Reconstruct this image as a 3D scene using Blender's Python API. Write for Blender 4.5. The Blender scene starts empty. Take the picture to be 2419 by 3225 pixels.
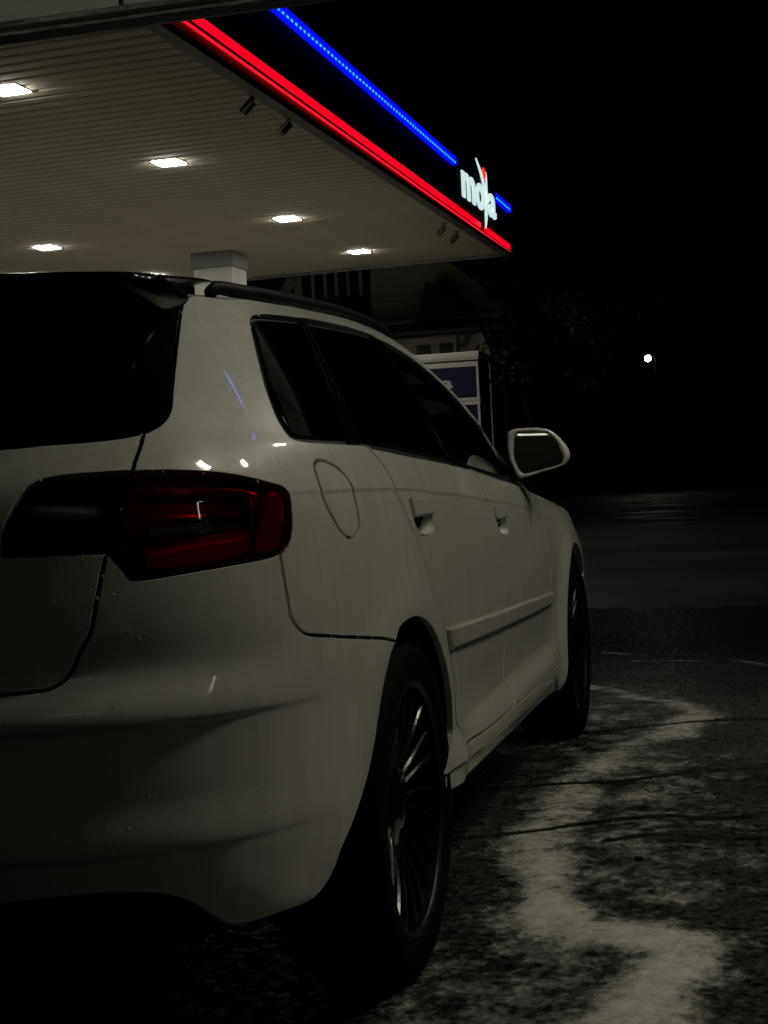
import bpy, math, random
import numpy as np
from mathutils import Matrix, Vector
from mathutils.geometry import delaunay_2d_cdt

# ---------------------------------------------------------------- camera, sky, exposure
scene = bpy.context.scene
C = scene.collection
cam_data = bpy.data.cameras.new('camera')
cam_data.sensor_fit = 'VERTICAL'
cam_data.sensor_height = 36.0
cam_data.lens = 4600.0 / 3225.0 * 36.0
cam_data.clip_start = 0.05
cam_data.clip_end = 2000.0
camera = bpy.data.objects.new('camera', cam_data)
C.objects.link(camera)
CAM_LOC = (1.515, -2.7063, 0.9334)
YAW, PITCH, ROLL = 0.24917, -0.017668, -0.049746
_f = Vector((-math.sin(YAW) * math.cos(PITCH), math.cos(YAW) * math.cos(PITCH), math.sin(PITCH)))
_r0 = Vector((math.cos(YAW), math.sin(YAW), 0))
_u0 = _r0.cross(_f)
_r = _r0 * math.cos(ROLL) + _u0 * math.sin(ROLL)
_u = -_r0 * math.sin(ROLL) + _u0 * math.cos(ROLL)
_m = Matrix(((_r.x, _u.x, -_f.x), (_r.y, _u.y, -_f.y), (_r.z, _u.z, -_f.z)))
camera.matrix_world = Matrix.Translation(CAM_LOC) @ _m.to_4x4()
scene.camera = camera

world = bpy.data.worlds.new('World')
scene.world = world
world.use_nodes = True
_nt = world.node_tree
_sky = _nt.nodes.new('ShaderNodeTexSky')
_sky.sky_type = 'NISHITA'
_sky.sun_disc = False
_sky.sun_elevation = math.radians(-9.0)
_sky.sun_rotation = math.radians(200)
_nt.links.new(_sky.outputs[0], _nt.nodes['Background'].inputs[0])
_nt.nodes['Background'].inputs[1].default_value = 0.004

scene.view_settings.view_transform = 'Standard'
scene.view_settings.look = 'None'
scene.view_settings.exposure = 0.0
scene.view_settings.gamma = 1.0
scene.view_settings.use_curve_mapping = False
scene.render.engine = 'CYCLES'
scene.cycles.use_denoising = True
scene.cycles.max_bounces = 6
scene.cycles.transparent_max_bounces = 10
scene.cycles.sample_clamp_indirect = 4.0
scene.cycles.caustics_reflective = False
scene.cycles.caustics_refractive = False

random.seed(7)
rng = np.random.default_rng(7)
PI = math.pi

# brightness of the lamps the place has
L_DOWN = 225.0      # square downlights of the filling-station canopy
L_TUBE = 134.0       # tube lamps of the wash bay
L_TUBE_REAR = 1.6

# ---------------------------------------------------------------- materials
def principled(name, color=(.5, .5, .5), rough=.5, metal=0.0, spec=.5, coat=0.0, coat_rough=.03, emit=None, strength=0.0):
    m = bpy.data.materials.new(name)
    m.use_nodes = True
    b = m.node_tree.nodes['Principled BSDF']
    b.inputs['Base Color'].default_value = (*color, 1)
    b.inputs['Roughness'].default_value = rough
    b.inputs['Metallic'].default_value = metal
    b.inputs['Specular IOR Level'].default_value = spec
    b.inputs['Coat Weight'].default_value = coat
    b.inputs['Coat Roughness'].default_value = coat_rough
    if emit:
        b.inputs['Emission Color'].default_value = (*emit, 1)
        b.inputs['Emission Strength'].default_value = strength
    return m

def nodes(m):
    return m.node_tree.nodes, m.node_tree.links, m.node_tree.nodes['Principled BSDF']

def coords(m, scale=(1, 1, 1)):
    n, l, b = nodes(m)
    tc = n.new('ShaderNodeTexCoord')
    mp = n.new('ShaderNodeMapping')
    mp.inputs['Scale'].default_value = scale
    l.new(tc.outputs['Object'], mp.inputs['Vector'])
    return mp.outputs['Vector']

def noise(m, vec, scale, detail=4, rough=.55):
    n, l, b = nodes(m)
    t = n.new('ShaderNodeTexNoise')
    t.inputs['Scale'].default_value = scale
    t.inputs['Detail'].default_value = detail
    t.inputs['Roughness'].default_value = rough
    l.new(vec, t.inputs['Vector'])
    return t.outputs['Fac']

def ramp(m, fac, stops):
    n, l, b = nodes(m)
    r = n.new('ShaderNodeValToRGB')
    e = r.color_ramp.elements
    e[0].position, e[0].color = stops[0][0], (*stops[0][1], 1)
    e[1].position, e[1].color = stops[-1][0], (*stops[-1][1], 1)
    for p, c in stops[1:-1]:
        k = e.new(p)
        k.color = (*c, 1)
    l.new(fac, r.inputs['Fac'])
    return r.outputs['Color']

def g3(v):
    return (v, v, v)

def mathn(m, op, a, b=None):
    n, l, _ = nodes(m)
    t = n.new('ShaderNodeMath')
    t.operation = op
    for k, v in enumerate((a, b)):
        if v is None:
            continue
        if isinstance(v, (int, float)):
            t.inputs[k].default_value = v
        else:
            l.new(v, t.inputs[k])
    return t.outputs[0]

def bump(m, height, strength=.3, dist=.01):
    n, l, b = nodes(m)
    t = n.new('ShaderNodeBump')
    t.inputs['Strength'].default_value = strength
    t.inputs['Distance'].default_value = dist
    l.new(height, t.inputs['Height'])
    l.new(t.outputs[0], b.inputs['Normal'])
    return t

M = {}
def build_materials():
    # wet white car paint: faint soap film and run-off streaks
    m = principled('white_paint', (.70, .69, .66), .38, coat=.9, coat_rough=.035)
    n, l, b = nodes(m)
    v = coords(m)
    streak = noise(m, coords(m, (26, 26, 1.6)), 1.6, 5, .6)
    patch = noise(m, v, 3.2, 4, .6)
    f = mathn(m, 'MULTIPLY', streak, patch)
    col = ramp(m, f, [(.12, (.62, .61, .565)), (.40, (.75, .74, .70))])
    l.new(col, b.inputs['Base Color'])
    rg = ramp(m, noise(m, coords(m, (9, 9, 3)), 5.0, 6, .65), [(.35, g3(.02)), (.72, g3(.11))])
    l.new(rg, b.inputs['Coat Roughness'])
    M['paint'] = m
    M['black_trim'] = principled('black_trim', (.006, .006, .007), .5, spec=.3)
    M['gloss_black'] = principled('gloss_black', (.003, .003, .004), .14, spec=.28)
    M['piano'] = principled('piano_black', (.002, .002, .0025), .12, spec=.09)
    M['shell'] = principled('inner_shell', (.006, .006, .006), .9, spec=.1)
    M['rubber'] = principled('rubber', (.006, .006, .006), .7, spec=.2)
    m = principled('tyre_rubber', (.0022, .0022, .0022), .75, spec=.06)
    bump(m, noise(m, coords(m), 60, 3), .15, .003)
    M['tyre'] = m
    M['rim'] = principled('black_rim', (.004, .004, .0045), .13, spec=.65)
    M['spoke'] = principled('satin_black_spoke', (.006, .006, .0065), .22, spec=.6)
    M['rim_barrel'] = principled('rim_barrel', (.0018, .0018, .002), .6, spec=.04)
    M['rim_lip'] = principled('rim_lip', (.004, .004, .0045), .4, spec=.35)
    M['chrome'] = principled('bright_strip', (.22, .22, .21), .18, metal=1.0)
    M['disc'] = principled('brake_disc', (.03, .03, .03), .5, metal=1.0)
    # privacy glass: dark tint with a mirror-like face
    def glass(name, tint, rough=.02, refl=(.9, .95, .95), ior=1.5):
        m = bpy.data.materials.new(name)
        m.use_nodes = True
        n = m.node_tree.nodes
        l = m.node_tree.links
        n.remove(n['Principled BSDF'])
        tr = n.new('ShaderNodeBsdfTransparent')
        tr.inputs[0].default_value = (*tint, 1)
        gl = n.new('ShaderNodeBsdfGlossy')
        gl.inputs['Roughness'].default_value = rough
        gl.inputs[0].default_value = (*refl, 1)
        fr = n.new('ShaderNodeFresnel')
        fr.inputs[0].default_value = ior
        mx = n.new('ShaderNodeMixShader')
        l.new(fr.outputs[0], mx.inputs[0])
        l.new(tr.outputs[0], mx.inputs[1])
        l.new(gl.outputs[0], mx.inputs[2])
        l.new(mx.outputs[0], n['Material Output'].inputs[0])
        return m
    M['privacy_glass'] = glass('privacy_glass', (.03, .035, .035), .02, (.55, .58, .58))
    M['front_glass'] = glass('front_glass', (.035, .04, .039))
    M['red_lens'] = glass('red_lens', (1.0, .075, .06), .03)
    M['dark_lens'] = glass('dark_red_lens', (.22, .02, .016), .16)
    M['smoke_lens'] = glass('smoke_lens', (.62, .62, .6), .03)
    m = principled('red_reflector', (1.0, .4, .35), .5, metal=.3)
    n, l, b = nodes(m)
    vor = n.new('ShaderNodeTexVoronoi')
    vor.inputs['Scale'].default_value = 150
    l.new(coords(m), vor.inputs['Vector'])
    bump(m, vor.outputs['Distance'], .9, .004)
    M['reflector'] = m
    M['red_tube'] = principled('red_light_guide', (.95, .35, .3), .22, metal=.85)
    M['lamp_dark'] = principled('lamp_housing', (.34, .045, .04), .3)
    M['lamp_red'] = principled('lamp_red_inner', (.95, .4, .35), .3)
    M['lamp_clear'] = principled('reverse_lens', (.75, .75, .72), .25)
    M['mirror'] = principled('mirror_glass', (.55, .58, .55), .03, metal=1.0)
    M['droplet'] = principled('droplet', (.82, .81, .77), .04, spec=.9)
    M['seat'] = principled('seat_fabric', (.02, .02, .022), .9)
    # ground
    m = principled('wet_concrete', (.05, .05, .05), .6, spec=.5)
    n, l, b = nodes(m)
    v = coords(m)
    big = noise(m, coords(m, (1, .6, 1)), 2.4, 5, .62)
    mid = noise(m, v, 34, 6, .72)
    fine = noise(m, v, 95, 4, .7)
    vor = n.new('ShaderNodeTexVoronoi')
    vor.inputs['Scale'].default_value = 62
    l.new(v, vor.inputs['Vector'])
    s = mathn(m, 'ADD', mathn(m, 'MULTIPLY', mid, .6), mathn(m, 'MULTIPLY', fine, .4))
    s = mathn(m, 'ADD', s, mathn(m, 'MULTIPLY', mathn(m, 'SUBTRACT', big, .5), .42))
    s = mathn(m, 'ADD', s, mathn(m, 'MULTIPLY', mathn(m, 'SUBTRACT', vor.outputs['Distance'], .45), -.16))
    col = ramp(m, s, [(.40, (.003, .0028, .0025)), (.50, (.023, .022, .019)), (.57, (.072, .069, .060)), (.70, (.21, .20, .175))])
    # lamp falloff painted into the colour where soaped concrete gives way to asphalt
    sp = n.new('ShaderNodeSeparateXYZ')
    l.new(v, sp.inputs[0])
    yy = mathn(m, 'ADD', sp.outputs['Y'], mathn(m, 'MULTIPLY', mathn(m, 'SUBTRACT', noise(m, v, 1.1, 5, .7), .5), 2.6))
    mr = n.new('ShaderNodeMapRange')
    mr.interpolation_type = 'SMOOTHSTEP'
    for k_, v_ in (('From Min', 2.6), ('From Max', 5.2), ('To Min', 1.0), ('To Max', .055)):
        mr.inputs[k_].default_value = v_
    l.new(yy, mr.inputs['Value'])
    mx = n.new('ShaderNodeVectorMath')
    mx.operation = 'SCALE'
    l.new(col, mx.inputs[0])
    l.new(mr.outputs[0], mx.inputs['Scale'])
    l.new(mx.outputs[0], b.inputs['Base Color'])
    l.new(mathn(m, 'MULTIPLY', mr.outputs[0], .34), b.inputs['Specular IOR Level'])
    l.new(ramp(m, mid, [(.42, g3(.16)), (.58, g3(.7))]), b.inputs['Roughness'])
    hh = mathn(m, 'ADD', mathn(m, 'MULTIPLY', vor.outputs['Distance'], -.5), mathn(m, 'MULTIPLY', mid, 1.3))
    bump(m, hh, 1.0, .022)
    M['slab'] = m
    m = principled('asphalt', (.04, .04, .04), .7, spec=.25)
    n, l, b = nodes(m)
    v = coords(m)
    l.new(ramp(m, noise(m, coords(m, (.35, 1.2, 1)), 1.3, 7, .65), [(.3, (.007, .0062, .0052)), (.7, (.021, .0185, .0155))]), b.inputs['Base Color'])
    l.new(ramp(m, noise(m, v, .6, 5), [(.35, g3(.42)), (.65, g3(.8))]), b.inputs['Roughness'])
    bump(m, noise(m, v, 70, 4, .7), .5, .008)
    M['asphalt'] = m
    M['crack'] = principled('crack', (.006, .006, .006), .9, spec=.1)
    # soap foam: a thin broken film
    m = principled('soap_foam', (.46, .45, .42), .55)
    n, l, b = nodes(m)
    at = n.new('ShaderNodeAttribute')
    at.attribute_name = 'cover'
    a1 = noise(m, coords(m, (1, .75, 1)), 42, 7, .74)
    a2 = noise(m, coords(m, (.8, .8, 1)), 8, 5, .65)
    k = mathn(m, 'ADD', mathn(m, 'MULTIPLY', a1, 1.75), mathn(m, 'MULTIPLY', a2, 1.8))
    k = mathn(m, 'ADD', mathn(m, 'SUBTRACT', k, 1.775), mathn(m, 'MULTIPLY', at.outputs['Fac'], 1.0))
    mr = n.new('ShaderNodeMapRange')
    mr.inputs['From Min'].default_value = .22
    mr.inputs['From Max'].default_value = 1.30
    mr.interpolation_type = 'SMOOTHSTEP'
    l.new(k, mr.inputs['Value'])
    l.new(mathn(m, 'MULTIPLY', mr.outputs[0], .95), b.inputs['Alpha'])
    l.new(ramp(m, noise(m, coords(m), 45, 4), [(.3, (.60, .59, .54)), (.7, (.88, .865, .80))]), b.inputs['Base Color'])
    bump(m, a1, .6, .012)
    M['foam'] = m
    # canopy and buildings
    def dirty(name, c0, c1, scale=3.0, rough=.6, vecs=(1, 1, 1)):
        m = principled(name, c1, rough)
        n, l, b = nodes(m)
        l.new(ramp(m, noise(m, coords(m, vecs), scale, 6, .65), [(.3, c0), (.7, c1)]), b.inputs['Base Color'])
        return m
    M['slat'] = dirty('soffit_slat', (.50, .46, .38), (.60, .56, .48), 1.2, .8)
    M['soffit_back'] = principled('soffit_back', (.10, .09, .08), .8)
    M['trim_grey'] = dirty('grey_trim', (.10, .10, .095), (.16, .16, .15), 5)
    M['fascia'] = principled('navy_fascia', (.0025, .0025, .006), .7, spec=.05)
    M['fascia_red'] = principled('red_fascia', (.25, .006, .01), .4)
    M['pillar'] = dirty('pillar_paint', (.42, .42, .39), (.52, .52, .48), 2, .5)
    M['collar'] = dirty('collar_paint', (.16, .165, .155), (.22, .225, .21), 2, .6)
    M['back_wall'] = dirty('wash_wall', (.035, .035, .028), (.06, .06, .048), 1.5, .8)
    M['cctv'] = principled('grey_plastic', (.16, .155, .15), .5)
    M['down'] = principled('downlight_diffuser', (.9, .9, .85), .5, emit=(1.0, .955, .83), strength=L_DOWN)
    M['down_frame'] = principled('downlight_frame', (.75, .74, .7), .5)
    M['red_led'] = principled('red_light', (.1, .0, .0), .4, emit=(1.0, .0, .012), strength=1.5)
    M['red_edge'] = principled('red_edge_light', (.1, .0, .0), .4, emit=(1.0, .01, .03), strength=1.0)
    M['blue_led'] = principled('blue_light', (.0, .0, .1), .4, emit=(.0, .004, 1.0), strength=.95)
    M['blue_dot'] = principled('blue_diode', (.0, .1, .2), .4, emit=(.01, .42, 1.0), strength=2.2)
    M['sign_white'] = principled('lit_white_letter', (.8, .8, .8), .4, emit=(.70, .90, .90), strength=.88)
    M['sign_red'] = principled('lit_red_drop', (.6, .02, .02), .4, emit=(1.0, .035, .02), strength=.95)
    M['sign_panel'] = principled('sign_panel', (.003, .003, .009), .7, spec=.05)
    M['wash_sheet'] = dirty('wash_roof_sheet', (.58, .59, .54), (.70, .71, .66), 2.5, .75)
    M['wash_beam'] = dirty('weathered_steel', (.05, .05, .045), (.50, .49, .44), 14, .7, (.4, 1, 2))
    M['ceiling_sheet'] = dirty('dark_ceiling_sheet', (.05, .05, .045), (.09, .09, .08), 2.5, .8)
    M['bounce_forecourt'] = dirty('bounce_concrete', (.26, .245, .21), (.36, .34, .30), .8, .8)
    M['rail'] = principled('satin_black_rail', (.0035, .0033, .006), .55, spec=.2)
    M['dark_steel'] = principled('dark_steel', (.02, .021, .024), .5)
    M['tube'] = principled('tube_lamp', (.9, .9, .9), .5, emit=(1.0, .955, .74), strength=L_TUBE)
    M['tube_rear'] = principled('tube_lamp_rear', (.9, .9, .9), .5, emit=(1.0, .97, .80), strength=L_TUBE_REAR)
    M['added_tube'] = principled('added_left_lamp', (.9, .9, .9), .5, emit=(1.0, .96, .78), strength=24.0)
    M['side_tube'] = principled('side_tube_lamp', (.9, .9, .9), .5, emit=(1.0, .96, .80), strength=10.0)
    M['blue_tube'] = principled('blue_tube_light', (.0, .0, .1), .4, emit=(.12, .24, 1.0), strength=12.0)
    M['cab_white'] = dirty('cabinet_white', (.60, .58, .51), (.70, .68, .61), 4, .35)
    M['cab_navy'] = principled('cabinet_navy', (.012, .010, .050), .3)
    M['cab_dark'] = principled('cabinet_side', (.012, .012, .013), .4)
    M['cab_letter'] = principled('cabinet_letter', (.62, .60, .55), .4)
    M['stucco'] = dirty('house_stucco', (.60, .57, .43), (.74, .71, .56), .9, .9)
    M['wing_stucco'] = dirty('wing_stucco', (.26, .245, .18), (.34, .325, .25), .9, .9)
    M['roof_dark'] = dirty('roof_tiles', (.030, .034, .034), (.05, .055, .055), 3, .8)
    M['cladding'] = dirty('timber_cladding', (.020, .022, .045), (.03, .032, .06), 2, .8)
    M['board_white'] = principled('pale_board', (.62, .60, .50), .7)
    M['bargeboard'] = principled('white_bargeboard', (.40, .42, .50), .6)
    M['window_dark'] = principled('dark_window', (.01, .01, .012), .1)
    M['bark'] = principled('bark', (.006, .005, .004), .9, spec=.1)
    M['leaf'] = dirty('leaf', (.008, .011, .005), (.016, .021, .010), 8, .7)
    M['lamp_head'] = principled('street_light', (.9, .9, .8), .5, emit=(1.0, .93, .75), strength=60.0)
    M['pole'] = principled('lamp_pole', (.0015, .0015, .0015), .9, spec=.02)
build_materials()

# ---------------------------------------------------------------- mesh helpers
def link(name, mesh, mat=None, parent=None):
    o = bpy.data.objects.new(name, mesh)
    C.objects.link(o)
    if mat is not None and not mesh.materials:
        mesh.materials.append(mat)
    if parent is not None:
        o.parent = parent
    return o

def empty(name, loc=(0, 0, 0), rz=0.0, parent=None):
    o = bpy.data.objects.new(name, None)
    o.location = loc
    o.rotation_euler = (0, 0, rz)
    o.empty_display_size = .1
    C.objects.link(o)
    if parent is not None:
        o.parent = parent
    return o

def tag(o, label=None, cat=None, group=None, kind=None):
    if label:
        o['label'] = label
    if cat:
        o['category'] = cat
    if group:
        o['group'] = group
    if kind:
        o['kind'] = kind
    return o

def mesh_of(name, verts, faces, smooth=False, normals=None):
    me = bpy.data.meshes.new(name)
    me.from_pydata([tuple(map(float, v)) for v in verts], [], [tuple(map(int, f)) for f in faces])
    me.update()
    if smooth or normals is not None:
        me.polygons.foreach_set('use_smooth', [True] * len(me.polygons))
    if normals is not None:
        me.normals_split_custom_set_from_vertices([tuple(map(float, v)) for v in normals])
    me.update()
    return me

class MB:
    """collects simple solids into one mesh"""
    def __init__(self):
        self.v, self.f = [], []
    def box(self, x0, x1, y0, y1, z0, z1):
        b = len(self.v)
        self.v += [(x0, y0, z0), (x1, y0, z0), (x1, y1, z0), (x0, y1, z0), (x0, y0, z1), (x1, y0, z1), (x1, y1, z1), (x0, y1, z1)]
        self.f += [tuple(b + i for i in q) for q in ((0, 3, 2, 1), (4, 5, 6, 7), (0, 1, 5, 4), (1, 2, 6, 5), (2, 3, 7, 6), (3, 0, 4, 7))]
        return self
    def prism(self, pts, axis, a, b):
        """polygon pts in the plane across `axis`, extruded from a to b (pts given in the two other axes, in order)"""
        def p3(p, t):
            l = [p[0], p[1]]
            l.insert(axis, t)
            return tuple(l)
        k = len(self.v)
        n = len(pts)
        self.v += [p3(p, a) for p in pts] + [p3(p, b) for p in pts]
        self.f += [tuple(k + i for i in range(n)), tuple(k + n + i for i in reversed(range(n)))]
        for i in range(n):
            j = (i + 1) % n
            self.f.append((k + i, k + n + i, k + n + j, k + j))
        return self
    def tube(self, path, r, n=8, rz=None):
        path = [Vector(p) for p in path]
        k = len(self.v)
        for i, p in enumerate(path):
            d = (path[min(i + 1, len(path) - 1)] - path[max(i - 1, 0)]).normalized()
            a = d.cross(Vector((0, 0, 1)))
            if a.length < 1e-3:
                a = Vector((1, 0, 0))
            a.normalize()
            b = a.cross(d)
            rr = r[i] if isinstance(r, (list, tuple)) else r
            for q in range(n):
                t = 2 * PI * q / n
                self.v.append(tuple(p + a * math.cos(t) * rr + b * math.sin(t) * (rz if rz else rr)))
        for i in range(len(path) - 1):
            for q in range(n):
                w = (q + 1) % n
                self.f.append((k + i * n + q, k + i * n + w, k + (i + 1) * n + w, k + (i + 1) * n + q))
        self.f.append(tuple(k + q for q in reversed(range(n))))
        self.f.append(tuple(k + (len(path) - 1) * n + q for q in range(n)))
        return self
    def build(self, name, mat, parent=None, smooth=False, bevel=0.0):
        me = mesh_of(name, self.v, self.f, smooth)
        o = link(name, me, mat, parent)
        if bevel:
            md = o.modifiers.new('bevel', 'BEVEL')
            md.width = bevel
            md.segments = 2
            md.limit_method = 'ANGLE'
        return o

def lathe_mesh(name, prof, n=72, axis='x', smooth=True):
    """profile (offset along the axle, radius)"""
    v, f = [], []
    for a, r in prof:
        for q in range(n):
            t = 2 * PI * q / n
            v.append((a, r * math.cos(t), r * math.sin(t)))
    for i in range(len(prof) - 1):
        for q in range(n):
            w = (q + 1) % n
            f.append((i * n + q, i * n + w, (i + 1) * n + w, (i + 1) * n + q))
    return mesh_of(name, v, f, smooth)

# ---------------------------------------------------------------- the car's outer skin: F(t, z)
def pchip(xs, ys):
    xs = np.array(xs, float); ys = np.array(ys, float); h = np.diff(xs); d = np.diff(ys) / h
    m = np.zeros_like(xs)
    for i in range(1, len(xs) - 1):
        if d[i - 1] * d[i] > 0:
            w1 = 2 * h[i] + h[i - 1]; w2 = h[i] + 2 * h[i - 1]
            m[i] = (w1 + w2) / (w1 / d[i - 1] + w2 / d[i])
    m[0] = d[0]; m[-1] = d[-1]
    def f(x):
        x = np.asarray(x, float)
        i = np.clip(np.searchsorted(xs, x) - 1, 0, len(xs) - 2)
        t = np.clip((x - xs[i]) / h[i], -3, 3)
        o = (2*t**3 - 3*t**2 + 1)*ys[i] + (t**3 - 2*t**2 + t)*h[i]*m[i] + (-2*t**3 + 3*t**2)*ys[i+1] + (t**3 - t**2)*h[i]*m[i+1]
        o = np.where(x < xs[0], ys[0] + m[0]*(x - xs[0]), o)
        return np.where(x > xs[-1], ys[-1] + m[-1]*(x - xs[-1]), o)
    return f

def sstep(a, b, x):
    t = np.clip((x - a) / (b - a), 0, 1)
    return t * t * (3 - 2 * t)

shoulder = pchip([-.8, -.1, .5, .83, 1.3, 1.65, 2.07, 2.6, 3.4], [.937, .932, .913, .897, .872, .849, .812, .775, .72])
side_prof = pchip([.12, .20, .26, .31, .345, .38, .415, .46, .52, .64, .72, .80, .86, .895, .905, .95, .975, 1.0, 1.05, 1.10, 1.15, 1.20, 1.25, 1.30, 1.34, 1.37],
                  [.80, .845, .868, .882, .886, .8755, .8610, .8625, .8680, .8745, .873, .867, .860, .854, .851, .839, .829, .813, .784, .753, .720, .686, .650, .610, .572, .535])
rear_prof = pchip([.12, .2, .27, .34, .42, .5, .6, .7, .8, .88, .93, .96, .985, 1.01, 1.1, 1.2, 1.3, 1.36],
                  [-.64, -.70, -.745, -.785, -.81, -.82, -.825, -.82, -.815, -.812, -.805, -.793, -.775, -.755, -.69, -.62, -.545, -.50])
rear_detail = pchip([.1, .36, .400, .413, .419, .49, .560, .592, .606, .611, .685, .74, .8, 1.4],
                    [0, 0, -.001, -.009, -.0093, .003, .003, -.001, -.0165, -.017, .011, .003, 0, 0])
Y0, Y1, HUBZ = .25, 2.6, .317
T1 = PI / 2 + (Y1 - Y0)
TF = T1 + PI / 2

def half_width(y, z):
    w = sstep(.45, .85, z) * (1 - sstep(1.0, 1.3, z))
    a = side_prof(z - (shoulder(y) - .905) * w)
    k = sstep(1.80, 2.12, y) * sstep(.22, .30, z) * (1 - sstep(.55, .66, z))
    a = a * (1 - k) + .8735 * k
    k = (1 - sstep(.10, .70, y)) * sstep(.22, .30, z) * (1 - sstep(.55, .66, z))
    a = a * (1 - k) + .8715 * k
    q = z - shoulder(y)
    a = a + .0028 * sstep(-.0095, -.0015, q) * (1 - sstep(.0, .045, q)) * sstep(-.52, -.36, y) * (1 - sstep(2.1, 2.6, y))
    a = a - .03 * np.clip((y - 2.0) / 1.4, 0, None) ** 2
    return a - sstep(1.6, 2.2, y) * np.clip(z - shoulder(y) - .01, 0, None) ** 2 * 6

def arch_flare(y, z):
    r = np.hypot(y - 2.52, z - HUBZ)
    f = .020 * np.exp(-((r - .385) / .085) ** 2) * sstep(.12, .3, z)
    r = np.hypot(y + .01, z - HUBZ)
    return f + .012 * np.exp(-((r - .375) / .07) ** 2) * sstep(.12, .3, z)

def F(t, z):
    """t runs round the car in plan from the middle of the tailgate (0) over the right flank to the nose (TF); z is height"""
    t = np.asarray(t, float); z = np.asarray(z, float)
    sgn = np.where(t < 0, -1.0, 1.0)
    t = np.abs(t)
    sgn = np.where(t > TF, -sgn, sgn)
    t = np.where(t > TF, 2 * TF - t, t)
    ph = np.clip(t, 1e-6, PI / 2)
    side = t > PI / 2
    ys = Y0 + (np.minimum(t, T1) - PI / 2)
    a = half_width(np.where(side, ys, Y0 - .95 * np.cos(ph) ** .8), z)
    n = 3.7 - .1 * sstep(.9, 1.1, z)
    b = Y0 - (rear_prof(z) + rear_detail(z) * (1 - sstep(.55, 1.05, ph)))
    r = ((np.sin(ph) / a) ** n + (np.cos(ph) / b) ** n) ** (-1 / n)
    x = np.where(side, a, r * np.sin(ph)); y = np.where(side, ys, Y0 - r * np.cos(ph))
    psi = np.clip(t - T1, 0, PI / 2)
    bf = .86 - .5 * np.clip(z - .62, 0, None) - .3 * np.clip(.38 - z, 0, None)
    rf = ((np.cos(psi) / a) ** 2.6 + (np.sin(psi) / bf) ** 2.6) ** (-1 / 2.6)
    front = t > T1
    x = np.where(front, rf * np.cos(psi), x); y = np.where(front, Y1 + rf * np.sin(psi), y)
    x = x + arch_flare(y, z) * np.where(front, np.cos(psi), np.sin(ph))
    return np.stack([x * sgn, y, z + 0 * x], -1)

def NRM(t, z, e=1.6e-3):
    t = np.asarray(t, float); z = np.asarray(z, float)
    n = np.cross(F(t + e, z) - F(t - e, z), F(t, z + e) - F(t, z - e))
    return n / np.maximum(np.linalg.norm(n, axis=-1, keepdims=True), 1e-9)

def on_skin(p, off=0.0):
    p = np.asarray(p, float)
    return F(p[..., 0], p[..., 1]) + NRM(p[..., 0], p[..., 1]) * off

def curve(pts, step=.007):
    """smooth curve through pts (Catmull-Rom), evenly sampled"""
    p = np.array(pts, float)
    if len(p) == 2:
        k = max(2, int(np.linalg.norm(p[1] - p[0]) / step) + 1)
        return p[0] + (p[1] - p[0]) * np.linspace(0, 1, k)[:, None]
    q = np.vstack([2 * p[0] - p[1], p, 2 * p[-1] - p[-2]])
    o = []
    for i in range(1, len(q) - 2):
        for t in np.linspace(0, 1, 12, endpoint=False):
            a, b, c, d = q[i - 1], q[i], q[i + 1], q[i + 2]
            o.append(.5 * (2 * b + (c - a) * t + (2 * a - 5 * b + 4 * c - d) * t * t + (3 * b - a - 3 * c + d) * t ** 3))
    o.append(p[-1])
    o = np.array(o)
    s = np.concatenate([[0], np.cumsum(np.linalg.norm(np.diff(o, axis=0), axis=1))])
    k = max(2, int(s[-1] / step) + 1)
    u = np.linspace(0, s[-1], k)
    return np.stack([np.interp(u, s, o[:, 0]), np.interp(u, s, o[:, 1])], 1)

def loop(*segs, step=.007):
    o = []
    for s in segs:
        c = curve(s, step)
        if o and np.linalg.norm(c[0] - o[-1]) < .0025:
            c = c[1:]
        o += list(c)
    o = np.array(o)
    if np.linalg.norm(o[0] - o[-1]) < .0025:
        o = o[:-1]
    return o

def area(p):
    x, y = p[:, 0], p[:, 1]
    return .5 * np.sum(x * np.roll(y, -1) - np.roll(x, -1) * y)

def inside(pts, poly):
    x, y = pts[:, 0], pts[:, 1]
    r = np.zeros(len(pts), bool)
    for (x0, y0), (x1, y1) in zip(poly, np.roll(poly, -1, 0)):
        if y0 == y1:
            continue
        c = ((y0 > y) != (y1 > y)) & (x < (x1 - x0) * (y - y0) / (y1 - y0) + x0)
        r ^= c
    return r

def loop_normals(p):
    """unit normals to the right of travel (outward for a counter-clockwise loop)"""
    d = np.roll(p, -1, 0) - np.roll(p, 1, 0)
    d /= np.maximum(np.linalg.norm(d, axis=1, keepdims=True), 1e-9)
    return np.stack([d[:, 1], -d[:, 0]], 1)

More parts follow.
